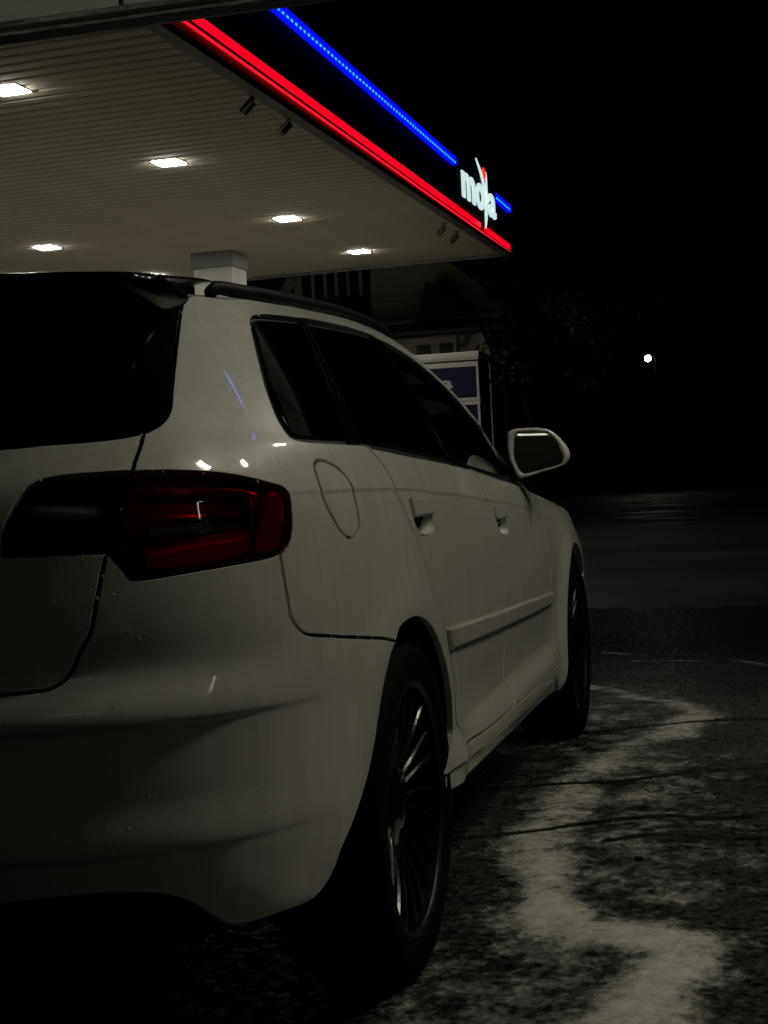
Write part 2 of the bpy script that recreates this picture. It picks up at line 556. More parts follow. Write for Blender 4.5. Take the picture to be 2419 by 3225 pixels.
Z_ROWS = [.392, .397, .401, .405, .409, .413, .416, .419, .424, .432, .445, .580, .586, .590, .594, .598, .602, .6055, .608, .611, .615, .622, .635, .65]
def skin_panel(name, outline, mat, parent, holes=(), gap=.0054, depth=.014, off=0.0, res=.020, mirror=True, lip=.0012):
    """a piece of the skin bounded by `outline` in (t, z), with a rolled edge and a gap to its neighbours"""
    loops = [outline if area(outline) > 0 else outline[::-1]]
    loops += [h[::-1] if area(h) > 0 else h for h in holes]
    pts, edges, rings = [], [], []
    for L in loops:
        nn = loop_normals(L)
        ins = L - nn * (gap / 2 + lip)
        k = len(pts)
        pts += list(ins)
        edges += [(k + i, k + (i + 1) % len(L)) for i in range(len(L))]
        rings.append((k, L, nn))
    nb = len(pts)
    O = np.array(pts[:len(loops[0])])
    lo, hi = O.min(0), O.max(0)
    ts = np.arange(lo[0] + res / 2, hi[0], res)
    zs = sorted(set(list(np.round(np.arange(lo[1] + res / 2, hi[1], res), 4)) + [z for z in Z_ROWS if lo[1] < z < hi[1] and lo[0] < 1.0 and res < .03]))
    g = np.array([(t, z) for t in ts for z in zs])
    if len(g):
        keep = inside(g, O)
        for k, L, nn in rings[1:]:
            keep &= ~inside(g, np.array(pts[k:k + len(L)]))
        g = g[keep]
    if len(g):
        B = np.array(pts)
        d2 = np.full(len(g), 1e9)
        for i in range(0, len(B), 400):
            d2 = np.minimum(d2, ((g[:, None, :] - B[None, i:i + 400, :]) ** 2).sum(2).min(1))
        g = g[d2 > (res * .38) ** 2]
        pts += list(g)
    # extra rows along the shoulder crease
    if hi[1] > .80 and lo[1] < .95 and hi[0] > .9 and res < .03:
        tt = np.arange(max(lo[0], .84), min(hi[0], 4.2), .011)
        yy = F(tt, np.full_like(tt, .9))[:, 1]
        ex = np.array([(t, s + d) for t, s in zip(tt, shoulder(yy)) for d in (-.013, -.0095, -.007, -.0045, -.002, .001, .006)])
        kp = inside(ex, O)
        for k, L, nn in rings[1:]:
            kp &= ~inside(ex, np.array(pts[k:k + len(L)]))
        ex = ex[kp]
        B = np.array(pts[:nb])
        d2 = np.full(len(ex), 1e9)
        for i in range(0, len(B), 400):
            d2 = np.minimum(d2, ((ex[:, None, :] - B[None, i:i + 400, :]) ** 2).sum(2).min(1))
        ex = ex[d2 > .003 ** 2]
        gg = np.array(pts[nb:])
        if len(gg):
            sg = shoulder(F(gg[:, 0], gg[:, 1])[:, 1])
            gg = gg[(gg[:, 1] < sg - .020) | (gg[:, 1] > sg + .012) | (gg[:, 0] < .84)]
        pts = pts[:nb] + list(gg) + list(ex)
    r = delaunay_2d_cdt([Vector((float(a), float(b))) for a, b in pts], edges, [], 0, 1e-7)
    P2 = np.array([(v.x, v.y) for v in r[0]])
    T = np.array([f for f in r[2] if len(f) == 3])
    c = P2[T].mean(1)
    keep = inside(c, O)
    for k, L, nn in rings[1:]:
        keep &= ~inside(c, np.array(pts[k:k + len(L)]))
    T = T[keep]
    ar = (P2[T[:, 1], 0]-P2[T[:, 0], 0])*(P2[T[:, 2], 1]-P2[T[:, 0], 1]) - (P2[T[:, 2], 0]-P2[T[:, 0], 0])*(P2[T[:, 1], 1]-P2[T[:, 0], 1])
    T[ar < 0] = T[ar < 0][:, ::-1]
    N3 = NRM(P2[:, 0], P2[:, 1])
    V = F(P2[:, 0], P2[:, 1]) + N3 * off
    faces = [tuple(f) for f in T]
    # rolled edge: three rings
    for k, L, nn in rings:
        n = len(L)
        base = []
        for inset, dep, tilt in ((gap / 2 + lip, 0, .0), (gap / 2 + lip * .3, lip * .35, .7), (gap / 2, lip * 1.2, 1.0), (gap / 2, depth, 1.0)):
            q = L - nn * inset
            n3 = NRM(q[:, 0], q[:, 1])
            v3 = F(q[:, 0], q[:, 1]) + n3 * (off - dep)
            e = 1e-3
            o3 = F(q[:, 0] + nn[:, 0] * e, q[:, 1] + nn[:, 1] * e) - F(q[:, 0], q[:, 1])
            o3 /= np.maximum(np.linalg.norm(o3, axis=1, keepdims=True), 1e-9)
            nv = n3 * (1 - tilt) + o3 * tilt
            nv /= np.linalg.norm(nv, axis=1, keepdims=True)
            base.append(len(V))
            V = np.vstack([V, v3]); N3 = np.vstack([N3, nv])
        for a, b in zip(base[:-1], base[1:]):
            for i in range(n):
                j = (i + 1) % n
                faces.append((a + i, b + i, b + j, a + j))
    o = link(name, mesh_of(name, V, faces, normals=N3), mat, parent)
    out = [o]
    if mirror:
        Vm = V * np.array([-1, 1, 1]); Nm = N3 * np.array([-1, 1, 1])
        out.append(link(name, mesh_of(name, Vm, [f[::-1] for f in faces], normals=Nm), mat, parent))
    return out

def sym(pts):
    """a loop over the tailgate: right half given from the top middle to the bottom middle, left half added"""
    p = [(t, z) for t, z in pts]
    return np.array(p + [(-t, z) for t, z in reversed(p) if t > 1e-3])

# outlines of panels, glass and lamps in (t, z), metres
LAMP = [(0.413, 0.889), (0.424, 0.921), (0.437, 0.943), (0.452, 0.959), (0.473, 0.968), (0.511, 0.972), (0.552, 0.973), (0.585, 0.973), (0.628, 0.972), (0.669, 0.969), (0.714, 0.964), (0.754, 0.956), (0.794, 0.946), (0.820, 0.939), (0.829, 0.929), (0.830, 0.910), (0.827, 0.886), (0.821, 0.862), (0.810, 0.844), (0.797, 0.837), (0.773, 0.832), (0.722, 0.827), (0.664, 0.822), (0.624, 0.818), (0.593, 0.815), (0.573, 0.815), (0.567, 0.819), (0.560, 0.831), (0.551, 0.844), (0.543, 0.856), (0.503, 0.858), (0.456, 0.858), (0.410, 0.859)]
GATE_GAP = [(0.610, 1.031), (0.602, 1.013), (0.590, 0.990), (0.584, 0.974), (0.573, 0.944), (0.554, 0.897), (0.540, 0.856), (0.537, 0.842), (0.529, 0.806), (0.520, 0.762), (0.514, 0.738), (0.501, 0.712), (0.492, 0.689), (0.477, 0.672), (0.459, 0.663), (0.428, 0.660), (0.399, 0.659)]
RGLASS = [(0.767, 1.263), (0.743, 1.233), (0.716, 1.190), (0.694, 1.149), (0.675, 1.107), (0.664, 1.078), (0.654, 1.061), (0.640, 1.048), (0.624, 1.039), (0.611, 1.034), (0.577, 1.028), (0.528, 1.024), (0.469, 1.022), (0.408, 1.019)]
DLO_TOP = [(0.973, 1.239), (0.996, 1.250), (1.022, 1.258), (1.065, 1.264), (1.158, 1.272), (1.452, 1.287), (1.705, 1.301), (1.946, 1.313), (2.171, 1.316), (2.251, 1.306), (2.362, 1.298), (2.495, 1.273), (2.587, 1.244), (2.667, 1.212), (2.755, 1.177), (2.846, 1.126), (2.935, 1.088), (2.963, 1.053)]
DLO_LEFT = [(0.973, 1.239), (0.953, 1.218), (0.924, 1.182), (0.892, 1.129), (0.878, 1.090), (0.873, 1.056), (0.876, 1.038), (0.883, 1.024), (0.905, 1.018), (0.965, 1.015), (1.040, 1.014), (1.172, 1.013)]
BELT = [(1.178, 1.007), (1.472, 0.996), (1.861, 0.982), (2.197, 0.965), (2.540, 0.943), (2.893, 0.921)]
RAIL = [(0.919, 1.288), (1.026, 1.298), (1.167, 1.305), (1.611, 1.325), (1.991, 1.347), (2.283, 1.352), (2.417, 1.338), (2.508, 1.318), (2.587, 1.286), (2.653, 1.248), (2.724, 1.221), (2.817, 1.177), (2.917, 1.123), (2.970, 1.068)]
DTOP = [(0.767, 1.263), (0.787, 1.275), (0.809, 1.285), (0.869, 1.288)]
DIV_A = [(1.452, 1.287), (1.314, 1.215), (1.179, 1.121), (1.136, 1.066), (1.096, 1.014)]
DIV_B = [(1.544, 1.291), (1.433, 1.223), (1.285, 1.133), (1.211, 1.072), (1.174, 1.015)]
BP_A = [(2.177, 1.315), (2.110, 1.222), (2.084, 1.147), (2.062, 1.078), (2.040, 1.020)]
BP_B = [(2.266, 1.310), (2.203, 1.218), (2.171, 1.131), (2.156, 1.061), (2.144, 1.020)]
RGAP = [(1.180, 1.009), (1.218, 0.991), (1.250, 0.967), (1.271, 0.943), (1.282, 0.917), (1.321, 0.886), (1.360, 0.848), (1.405, 0.808), (1.441, 0.756), (1.481, 0.707), (1.523, 0.649)]
BGAP = [(2.260, 0.935), (2.275, 0.895), (2.309, 0.840), (2.330, 0.770), (2.345, 0.709), (2.357, 0.629), (2.366, 0.553), (2.363, 0.454), (2.352, 0.411), (2.380, 0.381), (2.376, 0.357), (2.342, 0.312)]
FLAP = [(0.929, 0.982), (0.914, 0.971), (0.914, 0.941), (0.919, 0.915), (0.934, 0.889), (0.953, 0.866), (0.976, 0.851), (0.996, 0.849), (1.024, 0.862), (1.032, 0.885), (1.029, 0.915), (1.023, 0.942), (1.001, 0.963), (0.975, 0.975), (0.953, 0.981)]
RUB = [(1.526, 0.635), (1.927, 0.616), (2.352, 0.600), (2.765, 0.587), (3.253, 0.570), (3.279, 0.534), (2.766, 0.544), (2.366, 0.556), (1.960, 0.569), (1.570, 0.586)]
HAND_R = [(1.380, 0.904), (1.468, 0.904), (1.560, 0.900), (1.574, 0.888), (1.587, 0.866), (1.579, 0.840), (1.536, 0.832), (1.483, 0.831), (1.437, 0.837), (1.409, 0.852), (1.387, 0.877)]
HAND_F = [(2.343, 0.862), (2.412, 0.864), (2.483, 0.860), (2.502, 0.845), (2.514, 0.828), (2.521, 0.802), (2.498, 0.789), (2.452, 0.788), (2.400, 0.799), (2.373, 0.820), (2.351, 0.839)]
SILLGAP = [(1.586, 0.365), (1.702, 0.368), (1.937, 0.355), (2.348, 0.346), (2.786, 0.338), (3.394, 0.336)]
SILLL = [(1.553, 0.324), (1.679, 0.332), (2.029, 0.313), (2.349, 0.302), (2.722, 0.293), (3.268, 0.298)]
BUMPGAP = [(0.797, 0.836), (0.799, 0.806), (0.802, 0.775), (0.806, 0.745), (0.805, 0.741), (0.814, 0.725), (0.827, 0.711), (0.848, 0.701), (0.905, 0.691), (0.994, 0.677), (1.076, 0.665), (1.128, 0.653)]
ARCH_L = [(1.126, 0.653), (1.099, 0.632), (1.079, 0.605), (1.059, 0.574), (1.040, 0.532), (1.017, 0.483), (0.986, 0.441), (0.954, 0.407), (0.944, 0.397), (0.899, 0.345), (0.880, 0.312), (0.859, 0.286), (0.835, 0.271), (0.800, 0.267), (0.766, 0.265), (0.720, 0.263), (0.690, 0.269), (0.676, 0.277), (0.654, 0.296), (0.630, 0.319), (0.607, 0.332), (0.583, 0.341), (0.547, 0.347), (0.500, 0.351), (0.441, 0.348), (0.380, 0.343)]
ARCH_R = [(1.128, 0.653), (1.157, 0.674), (1.209, 0.682), (1.283, 0.681), (1.366, 0.664), (1.439, 0.636), (1.518, 0.591), (1.575, 0.537), (1.611, 0.472), (1.621, 0.409), (1.576, 0.354), (1.545, 0.327)]
LAMP_CAVITY = [(0.64, 0.936), (0.686, 0.936), (0.737, 0.931), (0.751, 0.925), (0.753, 0.916), (0.745, 0.911), (0.681, 0.91), (0.636, 0.908)]
LAMP_BAND = [(0.644, 0.955), (0.69, 0.952), (0.745, 0.945), (0.774, 0.936), (0.779, 0.923), (0.769, 0.908), (0.753, 0.901), (0.68, 0.898), (0.634, 0.9)]
LAMP_STRIPE = [(0.628, 0.894), (0.676, 0.894), (0.711, 0.894), (0.752, 0.895), (0.746, 0.881), (0.709, 0.88), (0.674, 0.88), (0.629, 0.879)]
LAMP_LOW = [(0.616, 0.861), (0.64, 0.865), (0.695, 0.875), (0.748, 0.878), (0.754, 0.865), (0.746, 0.843), (0.709, 0.834), (0.674, 0.83), (0.638, 0.827), (0.617, 0.826)]
LAMP_REFL = [(0.781, 0.931), (0.805, 0.935), (0.82, 0.922), (0.821, 0.898), (0.813, 0.869), (0.802, 0.849), (0.785, 0.84), (0.763, 0.838), (0.754, 0.848), (0.761, 0.869), (0.772, 0.9)]
MIRROR_OUT = [(0.809, 1.074), (0.818, 1.081), (0.834, 1.085), (0.884, 1.085), (0.922, 1.079), (0.94, 1.068), (0.953, 1.056), (0.964, 1.043), (0.977, 1.025), (0.985, 1.002), (0.981, 0.987), (0.971, 0.973), (0.955, 0.966), (0.908, 0.955), (0.851, 0.94), (0.835, 0.941), (0.827, 0.947), (0.817, 0.973), (0.808, 0.998), (0.805, 1.038)]
MIRROR_IN = [(0.824, 1.047), (0.829, 1.065), (0.842, 1.074), (0.884, 1.074), (0.922, 1.069), (0.937, 1.059), (0.95, 1.04), (0.961, 1.016), (0.967, 0.997), (0.965, 0.982), (0.955, 0.972), (0.908, 0.961), (0.86, 0.951), (0.846, 0.952), (0.838, 0.96), (0.827, 0.985), (0.822, 1.009)]


car = empty('car', (0, 0, 0))
tag(car, 'wet white hatchback with black wheels and roof rails in the foreground', 'car')

def build_car():
    W, K = M['paint'], M['black_trim']
    lamp_top = LAMP[:13]                # inner end of the lamp over its top to the outer upper corner
    gate_up = GATE_GAP[:4]              # glass corner down to the lamp
    gate_lamp = GATE_GAP[3:7]
    gate_low = GATE_GAP[6:]
    top_split = 7                       # LAMP[7] lies on the tailgate gap
    lamp_outer_bottom = LAMP[17:30]     # right end round to the notch at the gap
    fgap = [(3.0, .916), (3.12, .897), (3.20, .868), (3.233, .828), (3.238, .774), (3.254, .731), (3.25, .67), (3.262, .57), (3.27, .45), (3.265, .36), (3.262, .299)]
    bgap = [(2.215, .966)] + BGAP[:-1] + [(2.36, .345)]
    belt = [(1.178, 1.008)] + BELT[1:] + [(3.0, .916)]
    belt_r = [p for p in BELT[1:4]]
    sillgap = [(1.60, .364)] + SILLGAP[1:5] + [(3.265, .336)]
    silll = [(1.556, .327), (1.676, .331)] + SILLL[2:-1] + [(3.262, .297)]
    arch_strip = [(1.481, .707), (1.540, .645), (1.588, .585), (1.618, .53), (1.638, .47), (1.648, .423)]
    rear_arch = ARCH_R[:10] + [(1.615, .364)]
    # --- body side with D-pillar, roof side and screen pillar
    quarter = loop(RGLASS[9::-1], DTOP, [DTOP[-1]] + RAIL[0:], [RAIL[-1], (3.03, 1.0), (3.06, .935)], [(3.06, .935), (3.012, .922)],
                   [(3.012, .922), (2.99, 1.0), DLO_TOP[-1]], DLO_TOP[::-1], DLO_LEFT, RGAP[:-1] , arch_strip,
                   [arch_strip[-1], (1.681, .404), (1.708, .385), (1.698, .366), (1.676, .333)], [(1.676, .333), (1.556, .329)], [(1.556, .329), (1.580, .358), ARCH_R[9]], ARCH_R[9::-1],
                   BUMPGAP[::-1], LAMP[19:12:-1], LAMP[13:6:-1], gate_up[::-1])
    flap = loop(FLAP + FLAP[:1])
    skin_panel('quarter_panel', quarter, W, car, holes=[flap])
    skin_panel('fuel_flap', flap, W, car, mirror=False)
    skin_panel('blank_flap', flap * 1.0, W, car, mirror=False)[0].scale = (-1, 1, 1)
    # --- doors
    hr = loop(HAND_R + HAND_R[:1], step=.004)
    hf = loop(HAND_F + HAND_F[:1], step=.004)
    rear_door = loop([(1.178, 1.008)] + belt_r + [(2.215, .966)], bgap, [bgap[-1]] + SILLGAP[2:3] + [(1.698, .366)],
                     [(1.698, .366), (1.708, .385), (1.681, .404), arch_strip[-1]], arch_strip[::-1], RGAP[:-1][::-1])
    front_door = loop([(2.215, .966), BELT[4], BELT[5], (3.0, .916)], fgap[:-1], [(3.265, .36), (3.265, .336)], [(3.265, .336), SILLGAP[4], (2.36, .345)], bgap[::-1])
    doors = {}
    for nm, lp, hl in (('rear_door', rear_door, hr), ('front_door', front_door, hf)):
        doors[nm] = skin_panel(nm, lp, W, car, holes=[hl])
    trims = [('rear_door', [[(1.698, .366), SILLGAP[2], (2.36, .345)], [(2.36, .345), (2.345, .304)], [(2.345, .304), SILLL[2], (1.676, .332)], [(1.676, .332), (1.698, .366)]]),
             ('front_door', [[(2.36, .345), SILLGAP[4], (3.265, .336)], [(3.265, .336), (3.262, .298)], [(3.262, .298), SILLL[4], (2.345, .304)], [(2.345, .304), (2.36, .345)]])]
    for nm, segs in trims:
        for o, d in zip(skin_panel('lower_trim', loop(*segs), W, None, gap=.003), doors[nm]):
            o.parent = d
    # rubbing strips, proud of the doors
    top, bot = RUB[:5], RUB[5:][::-1]
    for nm, a, b, c, d in (('rear_door', [(1.566, .631)] + top[1:2] + [(2.348, .600)], [(2.348, .600), (2.360, .556)], [(2.360, .556)] + bot[1:2] + [(1.600, .583)], [(1.600, .583), (1.566, .631)]),
                           ('front_door', [(2.358, .600)] + top[3:4] + [(3.236, .571)], [(3.236, .571), (3.242, .536)], [(3.242, .536)] + bot[3:4] + [(2.368, .556)], [(2.368, .556), (2.358, .600)])):
        for o, dd in zip(skin_panel('rubbing_strip', loop(a, b, c, d), W, None, gap=.002, depth=.011, off=.011, lip=.006), doors[nm]):
            o.parent = dd
    # handles: a dished recess with a grip across its upper half
    for nm, hl, grip in (('rear_door', hr, [(1.372, .906), (1.468, .908), (1.562, .904), (1.578, .888), (1.590, .868), (1.396, .868), (1.380, .886)]),
                         ('front_door', hf, [(2.335, .864), (2.412, .867), (2.486, .863), (2.506, .846), (2.518, .830), (2.360, .830), (2.343, .846)])):
        c = hl.mean(0)
        c = c + np.array([.0, .008])
        rings = []
        for s, dep in ((1.0, .001), (.985, .006), (.93, .016), (.82, .026), (.6, .034), (.3, .037)):
            q = c + (hl - c) * s
            rings.append(on_skin(q, -dep))
        n = len(hl)
        V = np.vstack(rings + [on_skin(c[None], -.038)])
        f = []
        ccw = area(hl) > 0
        for k in range(len(rings) - 1):
            for i in range(n):
                j = (i + 1) % n
                q = (k * n + i, k * n + j, (k + 1) * n + j, (k + 1) * n + i)
                f.append(q if ccw else q[::-1])
        for i in range(n):
            j = (i + 1) % n
            q = ((len(rings) - 1) * n + i, (len(rings) - 1) * n + j, len(rings) * n)
            f.append(q if ccw else q[::-1])
        for sgn, d in zip((1, -1), doors[nm]):
            link('handle_recess', mesh_of('handle_recess', V * np.array([sgn, 1, 1]), f if sgn > 0 else [q[::-1] for q in f], smooth=True), W, d)
        pk = [(p[0] * .90 + c[0] * .10, p[1]) for p in grip[4:6]]
        grip_shade = loop([(pk[1][0] + .004, pk[1][1] + .012), (pk[0][0] - .006, pk[0][1] + .012)], [(pk[0][0] - .006, pk[0][1] + .012), (c[0] + .045, c[1] - .018), (c[0] + .0, c[1] - .032)], [(c[0] + .0, c[1] - .032), (c[0] - .045, c[1] - .024), (pk[1][0] + .004, pk[1][1] + .012)], step=.004)
        for o, d in zip(skin_panel('handle_shade', grip_shade, M['shell'], None, gap=.001, depth=.02, off=-.010, res=.012), doors[nm]):  # dark sheet put in for the shade under the grip
            o.parent = d
        g = loop([grip[0], grip[1], grip[2], grip[3], grip[4]], [grip[4], grip[5]], [grip[5], grip[6], grip[0]], step=.004)
        for o, d in zip(skin_panel('door_handle', g, W, None, gap=.001, depth=.014, off=.007, res=.012, lip=.006), doors[nm]):
            o.parent = d
    # --- sill
    sill = loop(silll, [silll[-1], (3.30, .262), (3.345, .235)], [(3.345, .235), (3.0, .254), (2.55, .262), (2.167, .272), (1.779, .281), (1.574, .289)], [(1.574, .289), (1.556, .327)])
    skin_panel('sill', sill, W, car, off=-.006, depth=.006)
    # --- front wing, bumper, rear bumper, tailgate
    th = np.linspace(0, PI, 40)
    farch = [(PI / 2 + (2.50 - .385 * math.cos(a)) - Y0, HUBZ + .378 * math.sin(a)) for a in th]
    farch = [p for p in farch]
    wing = loop([(3.06, .935), (3.33, .902), (3.6, .876), (3.92, .838), (4.2, .79), (4.45, .745)], [(4.45, .745), (4.43, .60), (4.36, .52)], [(4.36, .52), (farch[30][0] + .02, farch[30][1] + .01), farch[30]],
                farch[30::-1], [farch[0], (3.40, .24)], [(3.40, .24), (3.345, .235), (3.30, .262), (3.262, .299)], fgap[::-1], [(3.0, .916), (3.06, .935)])
    skin_panel('front_wing', wing, W, car, depth=.03)
    fb_r = [(4.36, .52), (4.5, .56), (4.8, .60), (TF, .60)]
    fb = np.array(list(curve(fb_r)) + [(2 * TF - t, z) for t, z in curve(fb_r)[::-1][1:]])
    fl_r = [(TF, .20), (4.8, .20), (4.3, .24), farch[39], farch[35], farch[30], (4.36, .52)]
    fl = curve(fl_r)
    fbl = np.array(list(fb) + [(2 * TF - t, z) for t, z in fl[::-1][1:]] + list(fl[1:-1]))
    skin_panel('front_bumper', fbl, W, car, mirror=False, res=.03)
    nose_top = [(4.45, .745), (4.7, .715), (5.0, .70), (TF, .695)]
    nt = curve(nose_top)
    nose = np.array(list(nt) + [(2 * TF - t, z) for t, z in nt[::-1][1:]] + [(2 * TF - t, z) for t, z in curve(fb_r)] + list(curve(fb_r)[::-1][1:]))
    skin_panel('grille_and_headlamps', nose, M['gloss_black'], car, mirror=False, res=.03)
    rb_top = [(0, .657)] + [(.2, .657)] + GATE_GAP[::-1][0:10]
    rb = loop(rb_top, [GATE_GAP[7]] + LAMP[29:18:-1], [LAMP[19]] + BUMPGAP[1:], ARCH_L[:8] + ARCH_L[8:], [ARCH_L[-1], (.2, .341), (0, .341)])
    rbs = np.array([p for p in rb if p[0] > 1e-4])
    rear_b = np.array([(0, .657)] + [tuple(p) for p in rbs] + [(0, .341)] + [(-p[0], p[1]) for p in rbs[::-1]])
    skin_panel('rear_bumper', rear_b, W, car, mirror=False, depth=.03, res=.018)
    # black lower bumper insert
    ins = [(t, z + .004) for t, z in ARCH_L[15:]] + [(.2, .346)]
    low = [(.2, .235), (.5, .235), (.68, .24)]
    insert = np.array([(0, .345)] + [tuple(p) for p in curve(ins)[::-1]] + [tuple(p) for p in curve(low)[::-1]] + [(0, .235)])
    ih = [tuple(p) for p in insert if p[0] > 1e-4]
    skin_panel('bumper_insert', np.array([(0, .345)] + ih + [(0, .235)] + [(-a, b) for a, b in ih[::-1]]), K, car, mirror=False, off=-.02, depth=.05)
    gate = loop([(0, 1.018), (.2, 1.018)] + RGLASS[::-1][0:5], gate_up, [GATE_GAP[3]] + LAMP[6::-1], [LAMP[0], LAMP[-1]], LAMP[:28:-1], [LAMP[29]] + GATE_GAP[7:] , [GATE_GAP[-1], (.2, .657), (0, .657)])
    gh = [tuple(p) for p in gate if p[0] > 1e-4]
    skin_panel('tailgate', np.array([(0, 1.018)] + gh + [(0, .657)] + [(-a, b) for a, b in gh[::-1]]), W, car, mirror=False, res=.02)
    # --- rear window up to the spoiler
    rg = loop([(0, 1.018), (.2, 1.018)] + RGLASS[::-1], [RGLASS[0], (.60, 1.285), (.3, 1.295), (0, 1.297)])
    rh = [tuple(p) for p in rg if p[0] > 1e-4]
    skin_panel('rear_window', np.array([(0, 1.018)] + rh + [(0, 1.297)] + [(-a, b) for a, b in rh[::-1]]), M['piano'], car, mirror=False, off=-.004, gap=.003)
    # --- side glazing
    dlo = loop(DLO_LEFT, [DLO_LEFT[-1], (1.18, 1.009)], belt, [(3.0, .916), (2.99, 1.0), DLO_TOP[-1]], DLO_TOP[::-1])
    lower = belt
    def zb(t):
        return float(np.interp(t, [p[0] for p in belt], [p[1] for p in belt]))
    def zt(t):
        return float(np.interp(t, [p[0] for p in DLO_TOP], [p[1] for p in DLO_TOP]))
    def shift(pts, dt):
        return [(t + dt, z) for t, z in pts]
    d1a, d1b, b1, b2 = DIV_A[:], DIV_B[:], BP_A[:], BP_B[:]
    ql = [(.992, 1.236), (.975, 1.216), (.945, 1.180), (.912, 1.128), (.897, 1.09), (.893, 1.058), (.896, 1.042), (.905, 1.031), (.925, 1.027), (1.0, 1.025)]
    q_glass = loop([ql[0], (1.02, 1.252), (1.075, 1.257)], [(1.075, 1.257), (1.17, 1.263), (1.41, 1.275)], [(1.41, 1.275)] + shift(d1a[1:4], -.012) + [(1.10, 1.024)], [(1.10, 1.024), (1.0, 1.025)], ql[::-1])
    skin_panel('quarter_window', q_glass, M['privacy_glass'], car, off=-.003, gap=.001)
    r_glass = loop([(1.548, 1.280), (1.70, 1.288), (1.94, 1.300), (2.145, 1.303)], [(2.145, 1.303)] + shift(b1[1:4], -.012) + [(2.028, .990)], [(2.028, .990), (1.861, .998), (1.472, 1.012), (1.197, 1.021)], [(1.197, 1.021)] + shift(d1b[3:0:-1], .012) + [(1.548, 1.280)])
    skin_panel('rear_door_window', r_glass, M['privacy_glass'], car, off=-.004, gap=.001)
    f_glass = loop([(2.262, 1.294), (2.36, 1.286), (2.49, 1.260), (2.58, 1.232), (2.66, 1.200), (2.745, 1.165), (2.835, 1.113), (2.915, 1.07), (2.925, 1.03)], [(2.925, 1.03), (2.90, .98), (2.82, .945)],
                   [(2.82, .945), (2.54, .960), (2.34, .972), (2.150, .984)], [(2.150, .984)] + shift(b2[3:0:-1], .006) + [(2.262, 1.294)])
    skin_panel('front_door_window', f_glass, M['front_glass'], car, off=-.004, gap=.001)
    skin_panel('window_surround', dlo, K, car, holes=[f_glass], off=-.010, gap=.001, depth=.02)
    skin_panel('pillar_cover', loop([b1[0], (b2[0][0], b2[0][1] - .004)], b2, [b2[-1], (2.14, .972), (2.045, .978), b1[-1]], b1[::-1]), M['gloss_black'], car, off=-.002, gap=.004, depth=.008)
    da, db = shift(d1a, .004), shift(d1b, -.004)
    mid = [((a[0] + b[0]) / 2, (a[1] + b[1]) / 2) for a, b in zip(da, db)]
    for l_, r_ in ((da, shift(mid, -.003)), (shift(mid, .003), db)):
        skin_panel('window_divider', loop(l_[::-1], [l_[0], r_[0]], r_, [r_[-1], l_[-1]]), M['gloss_black'], car, off=.001, gap=.002, depth=.01, lip=.004)
    # --- tail lamps: lens over a recessed housing with light guides
    outer = loop(LAMP[7:30], [LAMP[29]] + gate_lamp[::-1][1:], step=.005)
    inner = loop(LAMP[:8], gate_lamp, [GATE_GAP[6]] + LAMP[30:], [LAMP[-1], LAMP[0]], step=.005)
    for lp, big in ((outer, True), (inner, False)):
        strip = loop([(.60, .893)] + LAMP_STRIPE[1:4], LAMP_STRIPE[3:5], LAMP_STRIPE[4:7] + [(.60, .878)], [(.60, .878), (.60, .893)], step=.005)
        lens = skin_panel('tail_lamp', lp, M['red_lens'] if big else M['dark_lens'], car, holes=[strip] if big else (), gap=.004 if not big else .003, depth=.006, off=.001, res=.014, lip=.003 if not big else .0012)
        if big:
            for o, d in zip(skin_panel('clear_lens', strip, M['smoke_lens'], None, gap=.0005, depth=.004, off=.001, res=.014, lip=.0005), lens):
                o.parent = d
        hous = skin_panel('lamp_housing', lp, M['lamp_dark'], None, gap=.006, depth=.004, off=-.034, res=.03)
        wall_ = []
        for o, d in zip(hous, lens):
            o.parent = d
        # reflective wall round the housing
        n = len(lp)
        nn = loop_normals(lp if area(lp) > 0 else lp[::-1])
        L = (lp if area(lp) > 0 else lp[::-1]) - nn * .004
        V = np.vstack([on_skin(L, -.006), on_skin(L, -.036)])
        f = [(i, (i + 1) % n, n + (i + 1) % n, n + i) for i in range(n)]
        for sgn, d in zip((1, -1), lens):
            link('lamp_wall', mesh_of('lamp_wall', V * np.array([sgn, 1, 1]), f, smooth=True), M['lamp_dark'], d)
        if big:
            def bit(nm, lp_, mat, off, **kw):
                for o, d in zip(skin_panel(nm, lp_, mat, None, mirror=True, **dict(dict(gap=.001, depth=.010, off=off, res=.012, lip=.003), **kw)), lens):
                    o.parent = d
            bo, ca = LAMP_BAND, LAMP_CAVITY
            band = loop([(.606, .958)] + bo[:5] + bo[5:] + [(.606, .899)], [(.606, .899), (.606, .907)], [(.606, .907)] + ca[::-1] + [(.606, .938)], [(.606, .938), (.606, .958)], step=.004)
            bit('light_guide', band, M['red_tube'], -.006, lip=.006)
            inner_band = loop([(.66, .945), (.735, .940), (.764, .930), (.767, .916), (.755, .9065), (.68, .903)], [(.68, .903), (.68, .906)], [(.68, .906), (.752, .909), (.762, .917), (.759, .928), (.733, .9365), (.66, .9415)], [(.66, .9415), (.66, .945)], step=.004)
            bit('light_guide', inner_band, M['red_tube'], -.002, lip=.001)
            bit('reverse_light', loop([(.60, .893)] + LAMP_STRIPE[1:4], LAMP_STRIPE[3:5], LAMP_STRIPE[4:7] + [(.60, .878)], [(.60, .878), (.60, .893)], step=.005), M['lamp_clear'], -.018)
            for k in range(3):
                z0 = .8815 + k * .0045
                bit('lens_rib', loop([(.655, z0), (.745, z0 + .0005)], [(.745, z0 + .0005), (.745, z0 + .0025)], [(.745, z0 + .0025), (.655, z0 + .002)], [(.655, z0 + .002), (.655, z0)], step=.006), M['chrome'], -.014, lip=.0004, gap=.0002, depth=.004)
